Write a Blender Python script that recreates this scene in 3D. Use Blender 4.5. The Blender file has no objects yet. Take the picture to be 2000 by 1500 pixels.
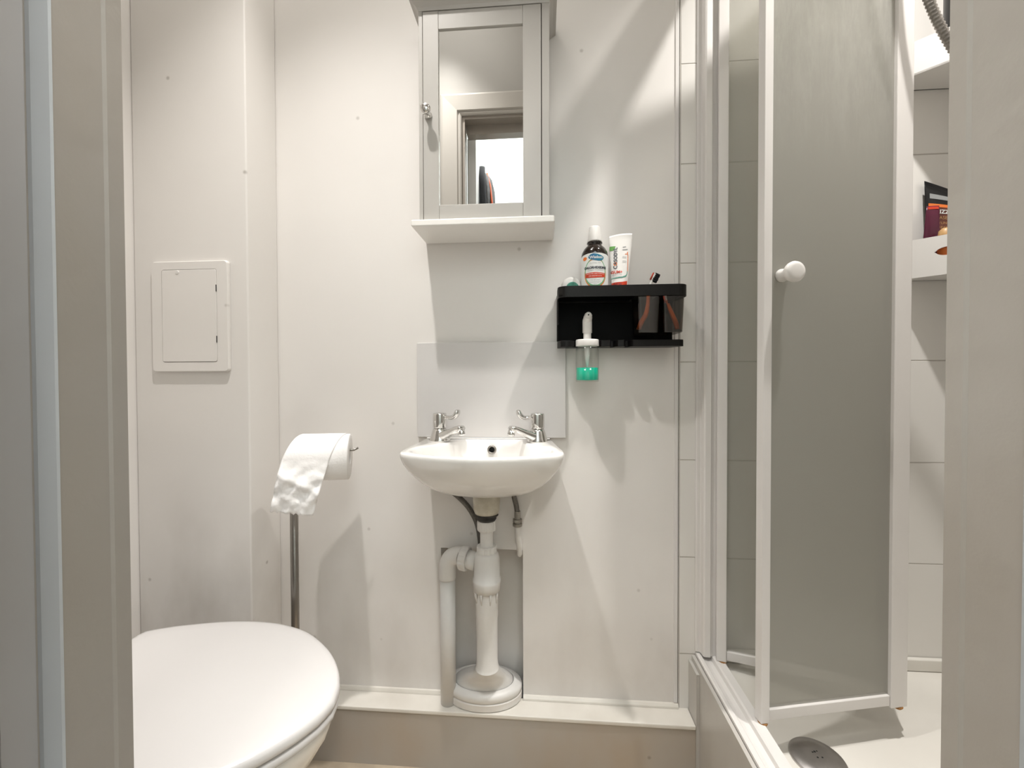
import bpy, bmesh, math, random
from mathutils import Vector, Matrix, noise
random.seed(7)
C = bpy.context.scene.collection
sc = bpy.context.scene

# ------------------------------------------------------------------ materials
def mat(name, col, rough=0.5, metal=0.0, spec=0.5, var=0.0, vscale=6.0, bump=0.0, bscale=60.0, emit=None,
        col2=None, coat=0.0, trans=0.0, ior=1.45, stretch=(1, 1, 1)):
    m = bpy.data.materials.new(name); m.use_nodes = True
    nt = m.node_tree; N = nt.nodes; L = nt.links
    b = N['Principled BSDF']
    b.inputs['Base Color'].default_value = (*col, 1)
    b.inputs['Roughness'].default_value = rough
    b.inputs['Metallic'].default_value = metal
    b.inputs['Specular IOR Level'].default_value = spec
    b.inputs['Coat Weight'].default_value = coat
    b.inputs['Transmission Weight'].default_value = trans
    b.inputs['IOR'].default_value = ior
    g = N.new('ShaderNodeNewGeometry')
    mp = N.new('ShaderNodeMapping'); mp.inputs['Scale'].default_value = stretch
    L.new(g.outputs['Position'], mp.inputs['Vector'])
    if var > 0 or col2:
        n = N.new('ShaderNodeTexNoise'); n.inputs['Scale'].default_value = vscale; n.inputs['Detail'].default_value = 6
        L.new(mp.outputs[0], n.inputs['Vector'])
        r = N.new('ShaderNodeValToRGB'); r.color_ramp.elements[0].position = 0.35; r.color_ramp.elements[1].position = 0.65
        c2 = col2 if col2 else tuple(max(0, c * (1 - var)) for c in col)
        r.color_ramp.elements[0].color = (*c2, 1); r.color_ramp.elements[1].color = (*col, 1)
        L.new(n.outputs['Fac'], r.inputs[0]); L.new(r.outputs[0], b.inputs['Base Color'])
    if bump > 0:
        n2 = N.new('ShaderNodeTexNoise'); n2.inputs['Scale'].default_value = bscale; n2.inputs['Detail'].default_value = 4
        L.new(mp.outputs[0], n2.inputs['Vector'])
        bp = N.new('ShaderNodeBump'); bp.inputs['Strength'].default_value = bump; bp.inputs['Distance'].default_value = 0.002
        L.new(n2.outputs['Fac'], bp.inputs['Height']); L.new(bp.outputs[0], b.inputs['Normal'])
    if emit:
        b.inputs['Emission Color'].default_value = (*emit[0], 1); b.inputs['Emission Strength'].default_value = emit[1]
    return m

def paint(name, col, rough=0.45, dirt=0.0, dirt_col=(0.25, 0.2, 0.14), speck=0.0, grad=None, bump=0.06):
    """painted surface: faint mottling, soft dirt low down (grad = (z_full, z_none)), a few small dark specks"""
    m = bpy.data.materials.new(name); m.use_nodes = True
    nt = m.node_tree; N = nt.nodes; L = nt.links; b = N['Principled BSDF']
    b.inputs['Roughness'].default_value = rough
    g = N.new('ShaderNodeNewGeometry')
    def nz(scale, lo, hi, det=6, sx=(1, 1, 1)):
        mp = N.new('ShaderNodeMapping'); mp.inputs['Scale'].default_value = sx; L.new(g.outputs['Position'], mp.inputs[0])
        n = N.new('ShaderNodeTexNoise'); n.inputs['Scale'].default_value = scale; n.inputs['Detail'].default_value = det
        L.new(mp.outputs[0], n.inputs['Vector'])
        r = N.new('ShaderNodeMapRange'); r.inputs['From Min'].default_value = lo; r.inputs['From Max'].default_value = hi
        L.new(n.outputs['Fac'], r.inputs['Value']); return r.outputs[0]
    def mix(fac, a, bb):
        x = N.new('ShaderNodeMix'); x.data_type = 'RGBA'
        if isinstance(fac, float): x.inputs[0].default_value = fac
        else: L.new(fac, x.inputs[0])
        for s, v in ((6, a), (7, bb)):
            if isinstance(v, tuple): x.inputs[s].default_value = (*v, 1)
            else: L.new(v, x.inputs[s])
        return x.outputs[2]
    def mul(a, v):
        q = N.new('ShaderNodeMath'); q.operation = 'MULTIPLY'; L.new(a, q.inputs[0])
        if isinstance(v, float): q.inputs[1].default_value = v
        else: L.new(v, q.inputs[1])
        return q.outputs[0]
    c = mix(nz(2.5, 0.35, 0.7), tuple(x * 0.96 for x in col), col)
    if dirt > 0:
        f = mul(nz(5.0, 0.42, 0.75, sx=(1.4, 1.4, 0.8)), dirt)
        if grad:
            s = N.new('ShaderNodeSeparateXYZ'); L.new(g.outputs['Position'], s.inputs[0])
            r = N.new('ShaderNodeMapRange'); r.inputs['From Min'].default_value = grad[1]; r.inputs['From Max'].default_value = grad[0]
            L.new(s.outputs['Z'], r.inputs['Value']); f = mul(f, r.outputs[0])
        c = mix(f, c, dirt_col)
    if speck > 0:
        v = N.new('ShaderNodeTexVoronoi'); v.inputs['Scale'].default_value = 9.0; L.new(g.outputs['Position'], v.inputs['Vector'])
        r = N.new('ShaderNodeMapRange'); r.inputs['From Min'].default_value = 0.055; r.inputs['From Max'].default_value = 0.02
        L.new(v.outputs['Distance'], r.inputs['Value'])
        c = mix(mul(r.outputs[0], speck), c, (0.2, 0.17, 0.13))
    L.new(c, b.inputs['Base Color'])
    if bump:
        n2 = N.new('ShaderNodeTexNoise'); n2.inputs['Scale'].default_value = 35; n2.inputs['Detail'].default_value = 5
        L.new(g.outputs['Position'], n2.inputs['Vector'])
        bp = N.new('ShaderNodeBump'); bp.inputs['Strength'].default_value = bump; bp.inputs['Distance'].default_value = 0.004
        L.new(n2.outputs['Fac'], bp.inputs['Height']); L.new(bp.outputs[0], b.inputs['Normal'])
    return m

def tile_mat(name, col, grout, zper, z0, hper, h0, haxis='X'):
    m = bpy.data.materials.new(name); m.use_nodes = True
    nt = m.node_tree; N = nt.nodes; L = nt.links; b = N['Principled BSDF']
    b.inputs['Roughness'].default_value = 0.16
    g = N.new('ShaderNodeNewGeometry'); s = N.new('ShaderNodeSeparateXYZ'); L.new(g.outputs['Position'], s.inputs[0])
    def line(out, per, off, w):
        a = N.new('ShaderNodeMath'); a.operation = 'SUBTRACT'; L.new(out, a.inputs[0]); a.inputs[1].default_value = off
        p = N.new('ShaderNodeMath'); p.operation = 'PINGPONG'; L.new(a.outputs[0], p.inputs[0]); p.inputs[1].default_value = per / 2
        r = N.new('ShaderNodeMapRange'); r.inputs['From Min'].default_value = w; r.inputs['From Max'].default_value = w * 0.35
        L.new(p.outputs[0], r.inputs['Value']); return r.outputs[0]
    f1 = line(s.outputs['Z'], zper, z0, 0.0019); f2 = line(s.outputs[haxis], hper, h0, 0.0019)
    mx = N.new('ShaderNodeMath'); mx.operation = 'MAXIMUM'; L.new(f1, mx.inputs[0]); L.new(f2, mx.inputs[1])
    x = N.new('ShaderNodeMix'); x.data_type = 'RGBA'; L.new(mx.outputs[0], x.inputs[0])
    x.inputs[6].default_value = (*col, 1); x.inputs[7].default_value = (*grout, 1)
    L.new(x.outputs[2], b.inputs['Base Color'])
    inv = N.new('ShaderNodeMath'); inv.operation = 'SUBTRACT'; inv.inputs[0].default_value = 1; L.new(mx.outputs[0], inv.inputs[1])
    bp = N.new('ShaderNodeBump'); bp.inputs['Strength'].default_value = 0.6; bp.inputs['Distance'].default_value = 0.002
    L.new(inv.outputs[0], bp.inputs['Height']); L.new(bp.outputs[0], b.inputs['Normal'])
    return m

def facing_gloss(nt, lo, hi):
    lw = nt.nodes.new('ShaderNodeLayerWeight'); lw.inputs[0].default_value = 0.5
    p = nt.nodes.new('ShaderNodeMath'); p.operation = 'POWER'; nt.links.new(lw.outputs['Facing'], p.inputs[0]); p.inputs[1].default_value = 3.5
    q = nt.nodes.new('ShaderNodeMath'); q.operation = 'MULTIPLY_ADD'; nt.links.new(p.outputs[0], q.inputs[0]); q.inputs[1].default_value = hi; q.inputs[2].default_value = lo
    return q.outputs[0]

def pane_mat(name, tint, diff_col, diff_fac, streak=0.0):
    """obscured shower pane: part clear tinted, part milky, a thin gloss; limescale streaks high up"""
    m = bpy.data.materials.new(name); m.use_nodes = True
    nt = m.node_tree; N = nt.nodes; L = nt.links
    for n in list(N):
        if n.type != 'OUTPUT_MATERIAL': N.remove(n)
    out = [n for n in N if n.type == 'OUTPUT_MATERIAL'][0]
    tr = N.new('ShaderNodeBsdfTransparent'); tr.inputs[0].default_value = (*tint, 1)
    df = N.new('ShaderNodeBsdfDiffuse'); df.inputs[0].default_value = (*diff_col, 1)
    tl = N.new('ShaderNodeBsdfTranslucent'); tl.inputs[0].default_value = (*diff_col, 1)
    dm = N.new('ShaderNodeMixShader'); dm.inputs[0].default_value = 0.5; L.new(df.outputs[0], dm.inputs[1]); L.new(tl.outputs[0], dm.inputs[2])
    mx = N.new('ShaderNodeMixShader'); L.new(tr.outputs[0], mx.inputs[1]); L.new(dm.outputs[0], mx.inputs[2])
    if streak > 0:
        g = N.new('ShaderNodeNewGeometry'); mp = N.new('ShaderNodeMapping'); mp.inputs['Scale'].default_value = (14, 14, 3.0)
        L.new(g.outputs['Position'], mp.inputs[0])
        n = N.new('ShaderNodeTexNoise'); n.inputs['Scale'].default_value = 2.2; n.inputs['Detail'].default_value = 9; n.inputs['Roughness'].default_value = 0.72
        L.new(mp.outputs[0], n.inputs['Vector'])
        r = N.new('ShaderNodeMapRange'); r.inputs['From Min'].default_value = 0.42; r.inputs['From Max'].default_value = 0.66
        L.new(n.outputs['Fac'], r.inputs['Value'])
        s = N.new('ShaderNodeSeparateXYZ'); L.new(g.outputs['Position'], s.inputs[0])
        h = N.new('ShaderNodeMapRange'); h.inputs['From Min'].default_value = 1.38; h.inputs['From Max'].default_value = 1.80
        L.new(s.outputs['Z'], h.inputs['Value'])
        q = N.new('ShaderNodeMath'); q.operation = 'MULTIPLY'; L.new(r.outputs[0], q.inputs[0]); L.new(h.outputs[0], q.inputs[1])
        q2 = N.new('ShaderNodeMath'); q2.operation = 'MULTIPLY_ADD'; L.new(q.outputs[0], q2.inputs[0]); q2.inputs[1].default_value = streak; q2.inputs[2].default_value = diff_fac
        L.new(q2.outputs[0], mx.inputs[0])
    else:
        mx.inputs[0].default_value = diff_fac
    gl = N.new('ShaderNodeBsdfGlossy'); gl.inputs['Roughness'].default_value = 0.12
    fr = facing_gloss(nt, .03, .45)
    m2 = N.new('ShaderNodeMixShader'); L.new(fr, m2.inputs[0]); L.new(mx.outputs[0], m2.inputs[1]); L.new(gl.outputs[0], m2.inputs[2])
    L.new(m2.outputs[0], out.inputs[0])
    return m

M = {
 'wall_f': paint('door_wall_shade_paint', (0.36, 0.35, 0.33), 0.4),  # darkened copy of the wall paint, weaker light put into the colour
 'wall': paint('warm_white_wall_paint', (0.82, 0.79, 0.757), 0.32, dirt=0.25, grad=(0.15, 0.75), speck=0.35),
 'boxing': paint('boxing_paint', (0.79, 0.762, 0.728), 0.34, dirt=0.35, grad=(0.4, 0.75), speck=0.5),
 'recess': paint('recess_paint', (0.80, 0.77, 0.73), 0.5, dirt=0.25, speck=0.6),
 'ceiling': paint('ceiling_paint', (0.78, 0.77, 0.74), 0.7),
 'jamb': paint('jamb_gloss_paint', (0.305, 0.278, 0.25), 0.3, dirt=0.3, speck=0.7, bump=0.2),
 'jamb_r': paint('right_jamb_lit_gloss_paint', (0.42, 0.39, 0.35), 0.3, dirt=0.35, speck=0.8, bump=0.2),  # paler copy of the jamb paint, the brighter side put into its colour
 'rebate': paint('rebate_lit_paint', (0.33, 0.32, 0.315), 0.35, dirt=0.2),  # paler than the lining: hall light painted onto the rebate
 'shelf_w': mat('white_shelf_bounce_paint', (0.86, 0.84, 0.80), 0.32, var=0.03),  # lighter than the cabinet: bounced light painted into the shelf
 'strip': paint('stop_edge_highlight_paint', (0.42, 0.43, 0.44), 0.35, dirt=0.2),  # pale bluish: hall-light highlight painted along the stop edge
 'plinth': paint('plinth_paint', (0.45, 0.415, 0.37), 0.4, dirt=0.5, dirt_col=(0.42, 0.31, 0.2), speck=0.6),
 'ledge': paint('ledge_gloss_paint', (0.80, 0.765, 0.70), 0.3, dirt=0.25),
 'riser': paint('riser_paint', (0.52, 0.50, 0.465), 0.35, dirt=0.2),
 'tile': tile_mat('white_wall_tiles', (0.78, 0.76, 0.725), (0.5, 0.47, 0.43), 0.2413, 1.2487, 0.25, 0.336),
 'tile_side': tile_mat('white_wall_tiles_side', (0.78, 0.76, 0.725), (0.5, 0.47, 0.43), 0.2413, 1.2487, 0.25, 0.0, 'Y'),
 'splash': mat('glossy_white_tile', (0.68, 0.66, 0.645), 0.14, var=0.04),
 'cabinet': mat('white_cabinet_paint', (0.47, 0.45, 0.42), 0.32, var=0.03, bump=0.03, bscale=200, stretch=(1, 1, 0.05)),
 'gap': mat('cabinet_gap_shadow', (0.12, 0.11, 0.1), 0.8, var=0.2),
 'mirror': mat('silvered_mirror', (0.84, 0.84, 0.82), 0.0, 1.0, bump=0.0),
 'chrome': mat('chrome', (0.72, 0.71, 0.69), 0.09, 1.0, var=0.12, vscale=30),
 'steel': mat('brushed_steel', (0.33, 0.31, 0.285), 0.32, 1.0, var=0.2, vscale=60, stretch=(1, 1, .05)),
 'hose': mat('braided_grey_hose', (0.20, 0.19, 0.175), 0.5, 0.6, var=0.3, vscale=300, bump=0.5, bscale=500),
 'brass': mat('aged_hose_fitting', (0.25, 0.23, 0.2), 0.4, 0.7, var=0.5, vscale=90, col2=(0.42, 0.4, 0.36)),
 'ceramic': mat('white_ceramic', (0.87, 0.85, 0.82), 0.09, coat=0.4, var=0.02),
 'pvc': mat('white_plastic_pipe', (0.78, 0.76, 0.73), 0.35, var=0.08, vscale=14),
 'pvc_dirty': mat('stained_white_plastic', (0.66, 0.62, 0.53), 0.4, var=0.4, vscale=30, col2=(0.45, 0.41, 0.32)),
 'rubber': mat('dark_rubber_washer', (0.06, 0.055, 0.05), 0.6, var=0.4, vscale=80),
 'lid': mat('white_toilet_plastic', (0.65, 0.63, 0.615), 0.22, var=0.015, coat=0.2),
 'black': mat('matt_black_plastic', (0.003, 0.003, 0.003), 0.5, spec=0.10, var=0.3, vscale=300),
 'black_bar': mat('satin_black_plastic', (0.007, 0.0065, 0.006), 0.4, spec=0.3, var=0.4, vscale=120, stretch=(6, 1, 1)),
 'paper': mat('white_tissue_paper', (0.90, 0.88, 0.86), 0.85, var=0.02, bump=0.3, bscale=220),
 'white_pl': mat('white_plastic', (0.78, 0.76, 0.73), 0.3, var=0.02),
 'frame_w': mat('white_powder_coat', (0.76, 0.735, 0.71), 0.3, var=0.04),
 'tray': mat('white_shower_tray', (0.76, 0.735, 0.68), 0.25, var=0.04, vscale=8),
 'rust': mat('rusty_stain', (0.45, 0.22, 0.07), 0.8, var=0.5, vscale=200),
 'dark_steel': mat('dull_chrome_drain', (0.50, 0.48, 0.47), 0.35, 1.0, var=0.2, vscale=30),
 'hole': mat('dark_hole', (0.01, 0.01, 0.01), 0.8, var=0.3),
 'amber': mat('dark_amber_bottle', (0.012, 0.006, 0.004), 0.08, var=0.2, coat=0.5),
 'labelw': mat('white_label_paper', (0.72, 0.73, 0.71), 0.4, var=0.02),
 'blue': mat('blue_print', (0.02, 0.10, 0.25), 0.4, col2=(0.02, 0.22, 0.30), var=0.5, vscale=40),
 'ink': mat('dark_print', (0.03, 0.035, 0.05), 0.5, var=0.1),
 'grey_ink': mat('grey_print', (0.33, 0.34, 0.34), 0.5, var=0.1),
 'red': mat('red_print', (0.62, 0.05, 0.015), 0.45, var=0.1),
 'orange': mat('orange_print', (0.80, 0.20, 0.04), 0.45, var=0.1),
 'green': mat('green_print', (0.16, 0.42, 0.10), 0.45, var=0.2),
 'green_l': mat('pale_green_print', (0.20, 0.50, 0.25), 0.45, var=0.2),
 'teal': mat('teal_print', (0.10, 0.38, 0.28), 0.4, var=0.2),
 'brush_o': mat('orange_brush_handle', (0.90, 0.17, 0.01), 0.35, var=0.1),
 'bristle': mat('black_bristles', (0.015, 0.015, 0.018), 0.8, bump=0.8, bscale=900, var=0.4, vscale=400),
 'maroon': mat('maroon_tube', (0.10, 0.01, 0.035), 0.3, var=0.3, vscale=20),
 'tube_blk': mat('black_tube', (0.008, 0.008, 0.009), 0.3, var=0.3),
 'tube_brown': mat('brown_tube', (0.16, 0.045, 0.03), 0.35, var=0.4, vscale=40),
 'tan': mat('tan_bottle', (0.55, 0.33, 0.14), 0.4, var=0.3, vscale=40),
 'floor': mat('worn_beige_floor', (0.52, 0.43, 0.32), 0.5, var=0.3, vscale=12, bump=0.2),
 'hall': paint('hall_wall_paint', (0.82, 0.86, 0.83), 0.6),
 'door': paint('door_gloss_paint', (0.66, 0.66, 0.64), 0.3),
 'jacket': mat('grey_quilted_cloth', (0.10, 0.10, 0.10), 0.9, var=0.4, vscale=25, bump=0.5, bscale=200),
 'jacket_d': mat('black_webbing', (0.015, 0.016, 0.018), 0.9, var=0.4, vscale=200),
 'stripe': mat('orange_piping', (0.65, 0.12, 0.04), 0.7, var=0.2),
 'paneA': pane_mat('shower_pane_clear_grey', (0.90, 0.90, 0.88), (0.80, 0.79, 0.765), 0.26),
 'paneB': pane_mat('shower_pane_milky_grey', (0.80, 0.80, 0.77), (0.66, 0.65, 0.61), 0.49, streak=0.22),
}
def clear_mat(name, tint, fac=0.08, gfac_ior=1.3):
    m = bpy.data.materials.new(name); m.use_nodes = True
    nt = m.node_tree; N = nt.nodes; L = nt.links
    for n in list(N):
        if n.type != 'OUTPUT_MATERIAL': N.remove(n)
    out = [n for n in N if n.type == 'OUTPUT_MATERIAL'][0]
    lw = N.new('ShaderNodeLayerWeight'); lw.inputs[0].default_value = 0.35
    cr = N.new('ShaderNodeMix'); cr.data_type = 'RGBA'; L.new(lw.outputs['Facing'], cr.inputs[0])
    cr.inputs[6].default_value = (*tint, 1); cr.inputs[7].default_value = (*[c * 0.955 for c in tint], 1)
    tr = N.new('ShaderNodeBsdfTransparent'); L.new(cr.outputs[2], tr.inputs[0])
    gl = N.new('ShaderNodeBsdfGlossy'); gl.inputs['Roughness'].default_value = 0.08
    fr = facing_gloss(nt, .04 * (gfac_ior / 1.3) ** 3, .4)
    mx = N.new('ShaderNodeMixShader'); L.new(fr, mx.inputs[0]); L.new(tr.outputs[0], mx.inputs[1]); L.new(gl.outputs[0], mx.inputs[2])
    L.new(mx.outputs[0], out.inputs[0]); return m
M['clear'] = clear_mat('clear_plastic', (0.985, 0.99, 0.985))
M['smoke'] = clear_mat('smoked_plastic', (0.62, 0.60, 0.57), gfac_ior=1.6)
M['soap'] = mat('green_soap', (0.0, 0.42, 0.27), 0.15, var=0.05, emit=((0.0, 0.40, 0.26), 0.10))  # weak glow put into the soap to brighten it in the bottle

# ------------------------------------------------------------------ mesh helpers
def finish(name, bm, m, parent=None, smooth=False, bevel=0, bseg=2, sub=0, solid=0):
    bmesh.ops.recalc_face_normals(bm, faces=bm.faces)
    vs = [v.co for v in bm.verts]
    lo = Vector((min(v.x for v in vs), min(v.y for v in vs), min(v.z for v in vs)))
    hi = Vector((max(v.x for v in vs), max(v.y for v in vs), max(v.z for v in vs)))
    c = (lo + hi) / 2
    if parent is None: c.z = lo.z
    bmesh.ops.translate(bm, verts=bm.verts, vec=-c)
    me = bpy.data.meshes.new(name); bm.to_mesh(me); bm.free()
    mats = m if isinstance(m, (list, tuple)) else [m]
    for x in mats: me.materials.append(M[x])
    o = bpy.data.objects.new(name, me); C.objects.link(o)
    if smooth:
        for p in me.polygons: p.use_smooth = True
    if solid:
        s = o.modifiers.new('thick', 'SOLIDIFY'); s.thickness = solid; s.offset = 0
    if bevel:
        b = o.modifiers.new('bev', 'BEVEL'); b.width = bevel; b.segments = bseg; b.limit_method = 'ANGLE'
        b.angle_limit = math.radians(40); b.harden_normals = False
        for p in me.polygons: p.use_smooth = True
        e = o.modifiers.new('wn', 'WEIGHTED_NORMAL')
    if sub:
        s = o.modifiers.new('sub', 'SUBSURF'); s.levels = sub; s.render_levels = sub
    wl = Vector((0, 0, 0))
    if parent is not None:
        o.parent = parent
        q = parent
        while q is not None: wl += q.location; q = q.parent
    o.location = c - wl
    return o

def thing(name, label, cat, loc, group=None):
    o = bpy.data.objects.new(name, None); C.objects.link(o); o.location = loc; o.empty_display_size = 0.05
    o['label'] = label; o['category'] = cat
    if group: o['group'] = group
    return o
def tag(o, label, cat, group=None):
    o['label'] = label; o['category'] = cat
    if group: o['group'] = group
    return o
def struct(name, bm, m, label=None, **k):
    o = finish(name, bm, m, None, **k); o['kind'] = 'structure'
    if label: o['label'] = label; o['category'] = name.split('_')[0]
    return o

def box(bm, x0, x1, y0, y1, z0, z1):
    vs = [bm.verts.new((x, y, z)) for x in (x0, x1) for y in (y0, y1) for z in (z0, z1)]
    for f in ((0, 1, 3, 2), (4, 6, 7, 5), (0, 4, 5, 1), (2, 3, 7, 6), (0, 2, 6, 4), (1, 5, 7, 3)):
        bm.faces.new([vs[i] for i in f])
    return bm
def B(*a):
    bm = bmesh.new()
    for q in (a if isinstance(a[0], (tuple, list)) else [a]): box(bm, *q)
    return bm
def frame_axes(d):
    d = Vector(d).normalized(); u = Vector((0, 0, 1)).cross(d)
    if u.length < 1e-3: u = Vector((1, 0, 0))
    u.normalize(); v = d.cross(u); return u, v
def lathe(bm, prof, c, axis=(0, 0, 1), n=40, sx=1.0, sy=1.0):
    """prof: list of (r, h) along axis from point c"""
    c = Vector(c); d = Vector(axis).normalized()
    if abs(d.z) > 0.999: u, v = Vector((1, 0, 0)), Vector((0, 1, 0))
    else: u, v = frame_axes(d)
    rings = []
    for r, h in prof:
        if r < 1e-6: rings.append([bm.verts.new(c + d * h)])
        else: rings.append([bm.verts.new(c + d * h + u * (r * sx * math.cos(2 * math.pi * i / n)) + v * (r * sy * math.sin(2 * math.pi * i / n))) for i in range(n)])
    skin(bm, rings)
    return bm
def skin(bm, rings, closed=True):
    for a, b in zip(rings, rings[1:]):
        n = max(len(a), len(b))
        for i in range(n if closed else n - 1):
            j = (i + 1) % n
            if len(a) == 1 and len(b) == 1: continue
            if len(a) == 1: f = [a[0], b[i], b[j]]
            elif len(b) == 1: f = [a[i], a[j], b[0]]
            else: f = [a[i], a[j], b[j], b[i]]
            try: bm.faces.new(f)
            except ValueError: pass
def cap(bm, ring):
    try: bm.faces.new(ring)
    except ValueError: pass
def catmull(pts, k=8):
    P = [Vector(p) for p in pts]; P = [2 * P[0] - P[1]] + P + [2 * P[-1] - P[-2]]; out = []
    for i in range(1, len(P) - 2):
        for s in range(k):
            t = s / k
            out.append(0.5 * ((2 * P[i]) + (-P[i-1] + P[i+1]) * t + (2*P[i-1] - 5*P[i] + 4*P[i+1] - P[i+2]) * t*t + (-P[i-1] + 3*P[i] - 3*P[i+1] + P[i+2]) * t**3))
    out.append(P[-2]); return out
def tube(bm, pts, r, n=16, flat=None, caps=True):
    """r a number or a list; flat = (side_scale, up_scale)"""
    pts = [Vector(p) for p in pts]; rings = []
    ref = None
    for i, p in enumerate(pts):
        d = (pts[min(i + 1, len(pts) - 1)] - pts[max(i - 1, 0)]).normalized()
        if ref is None:
            u, v = frame_axes(d)
        else:
            u = ref - d * ref.dot(d); u.normalize(); v = d.cross(u)
        ref = u
        rr = r[i] if isinstance(r, (list, tuple)) else r
        fs = flat if flat else (1, 1)
        rings.append([bm.verts.new(p + u * (rr * fs[0] * math.cos(2 * math.pi * k / n)) + v * (rr * fs[1] * math.sin(2 * math.pi * k / n))) for k in range(n)])
    skin(bm, rings)
    if caps: cap(bm, rings[0]); cap(bm, rings[-1])
    return bm
def chaikin(p, it=3):
    for _ in range(it):
        q = []
        for i in range(len(p)):
            a, b = p[i], p[(i + 1) % len(p)]
            q.append((a[0] * .75 + b[0] * .25, a[1] * .75 + b[1] * .25)); q.append((a[0] * .25 + b[0] * .75, a[1] * .25 + b[1] * .75))
        p = q
    return p
def polar(poly, c, n):
    """resample a star-shaped outline at n equal angles about c"""
    out = []
    for k in range(n):
        a = 2 * math.pi * k / n; dx, dy = math.cos(a), math.sin(a); best = 0
        for i in range(len(poly)):
            x1, y1 = poly[i][0] - c[0], poly[i][1] - c[1]; x2, y2 = poly[(i+1) % len(poly)][0] - c[0], poly[(i+1) % len(poly)][1] - c[1]
            ex, ey = x2 - x1, y2 - y1; den = dx * ey - dy * ex
            if abs(den) < 1e-12: continue
            t = (x1 * ey - y1 * ex) / den; s = (x1 * dy - y1 * dx) / den
            if t > 0 and -1e-9 <= s <= 1 + 1e-9: best = max(best, t)
        out.append((c[0] + dx * best, c[1] + dy * best))
    return out
def prism(bm, poly, z0, z1, ax='z'):
    """extrude polygon; ax z: poly (x,y); ax y: poly (x,z) between y=z0..z1; ax x: poly (y,z)"""
    f = {'z': lambda p, h: (p[0], p[1], h), 'y': lambda p, h: (p[0], h, p[1]), 'x': lambda p, h: (h, p[0], p[1])}[ax]
    a = [bm.verts.new(f(p, z0)) for p in poly]; b = [bm.verts.new(f(p, z1)) for p in poly]
    skin(bm, [a, b]); cap(bm, a); cap(bm, b); return bm
def rrect(x0, x1, y0, y1, r, k=6):
    out = []
    for cx, cy, a0 in ((x1 - r, y1 - r, 0), (x0 + r, y1 - r, 90), (x0 + r, y0 + r, 180), (x1 - r, y0 + r, 270)):
        for i in range(k + 1):
            a = math.radians(a0 + 90 * i / k); out.append((cx + r * math.cos(a), cy + r * math.sin(a)))
    return out
def text_mesh(body, size, fn, name, m, parent, bold=0.0, align='CENTER', cut=0.004, space=1.0):
    """lettering mapped onto a surface by fn(x, y) -> world point, finely cut so that it follows curves"""
    cu = bpy.data.curves.new(name, 'FONT'); cu.body = body; cu.size = size; cu.align_x = align; cu.align_y = 'CENTER'
    cu.offset = bold; cu.resolution_u = 3; cu.space_character = space
    t = bpy.data.objects.new('tmp', cu); C.objects.link(t)
    dg = bpy.context.evaluated_depsgraph_get(); me = bpy.data.meshes.new_from_object(t.evaluated_get(dg))
    bm = bmesh.new(); bm.from_mesh(me)
    bpy.data.objects.remove(t); bpy.data.curves.remove(cu); bpy.data.meshes.remove(me)
    w = [v.co.x for v in bm.verts]; x = min(w) + cut; e = max(w)
    while x < e:
        bmesh.ops.bisect_plane(bm, geom=bm.verts[:] + bm.edges[:] + bm.faces[:], plane_co=(x, 0, 0), plane_no=(1, 0, 0)); x += cut
    for v in bm.verts: v.co = Vector(fn(v.co.x, v.co.y))
    return finish(name, bm, m, parent)
def patch(name, poly, fn, m, parent, cut=0.003, hole=None):
    """flat printed patch (poly in label coords) mapped by fn"""
    bm = bmesh.new()
    if hole:
        a = [bm.verts.new((p[0], p[1], 0)) for p in poly]; b = [bm.verts.new((p[0], p[1], 0)) for p in hole]; skin(bm, [a, b])
    else:
        cap(bm, [bm.verts.new((p[0], p[1], 0)) for p in poly])
    xs = [p[0] for p in poly]; x = min(xs) + cut
    while x < max(xs):
        bmesh.ops.bisect_plane(bm, geom=bm.verts[:] + bm.edges[:] + bm.faces[:], plane_co=(x, 0, 0), plane_no=(1, 0, 0)); x += cut
    ys = [p[1] for p in poly]; y = min(ys) + cut * 2
    while y < max(ys):
        bmesh.ops.bisect_plane(bm, geom=bm.verts[:] + bm.edges[:] + bm.faces[:], plane_co=(0, y, 0), plane_no=(0, 1, 0)); y += cut * 2
    for v in bm.verts: v.co = Vector(fn(v.co.x, v.co.y))
    return finish(name, bm, m, parent)
def ell(cx, cy, a, b, n=40): return [(cx + a * math.cos(2*math.pi*i/n), cy + b * math.sin(2*math.pi*i/n)) for i in range(n)]

# ------------------------------------------------------------------ room shell
RX = 1.04          # shower side wall
LX = -0.99         # wall beside the toilet
CZ = 2.60
DY = -0.765        # room face of the doorway wall
HY = -0.845        # hall face
struct('floor', B(LX - .06, RX + .06, -0.90, 0.0, -0.05, 0.0), 'floor', 'worn beige floor beside the plinth under the basin')
# back wall: clad face at y=0 with a recess under the basin for the waste pipe
bm = bmesh.new()
rx0, rx1, rzt = -0.2645, -0.0515, 0.530
box(bm, LX - .06, rx0, 0, 0.10, -0.05, CZ); box(bm, rx1, 0.3245, 0, 0.10, -0.05, CZ)
box(bm, rx0, rx1, 0, 0.10, rzt, CZ)
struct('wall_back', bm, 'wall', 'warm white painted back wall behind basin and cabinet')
struct('trim_1', B(rx0, rx1, 0.072, 0.10, -0.05, rzt), 'recess', 'grubby recessed backing behind the waste pipe')
struct('wall_shower_back', B((0.3245, 0.3345, 0.006, 0.10, -0.05, CZ), (0.3345, RX + .06, -0.004, 0.10, -0.05, CZ)), 'tile', 'white tiled back wall of the shower')
struct('wall_right', B(RX, RX + .06, DY, -0.0045, -0.05, CZ), 'tile_side', 'white tiled side wall of the shower')
struct('wall_left', B(LX - .06, LX, DY, 0.0, -0.05, CZ), 'wall', 'warm white wall beside the toilet')
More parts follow.
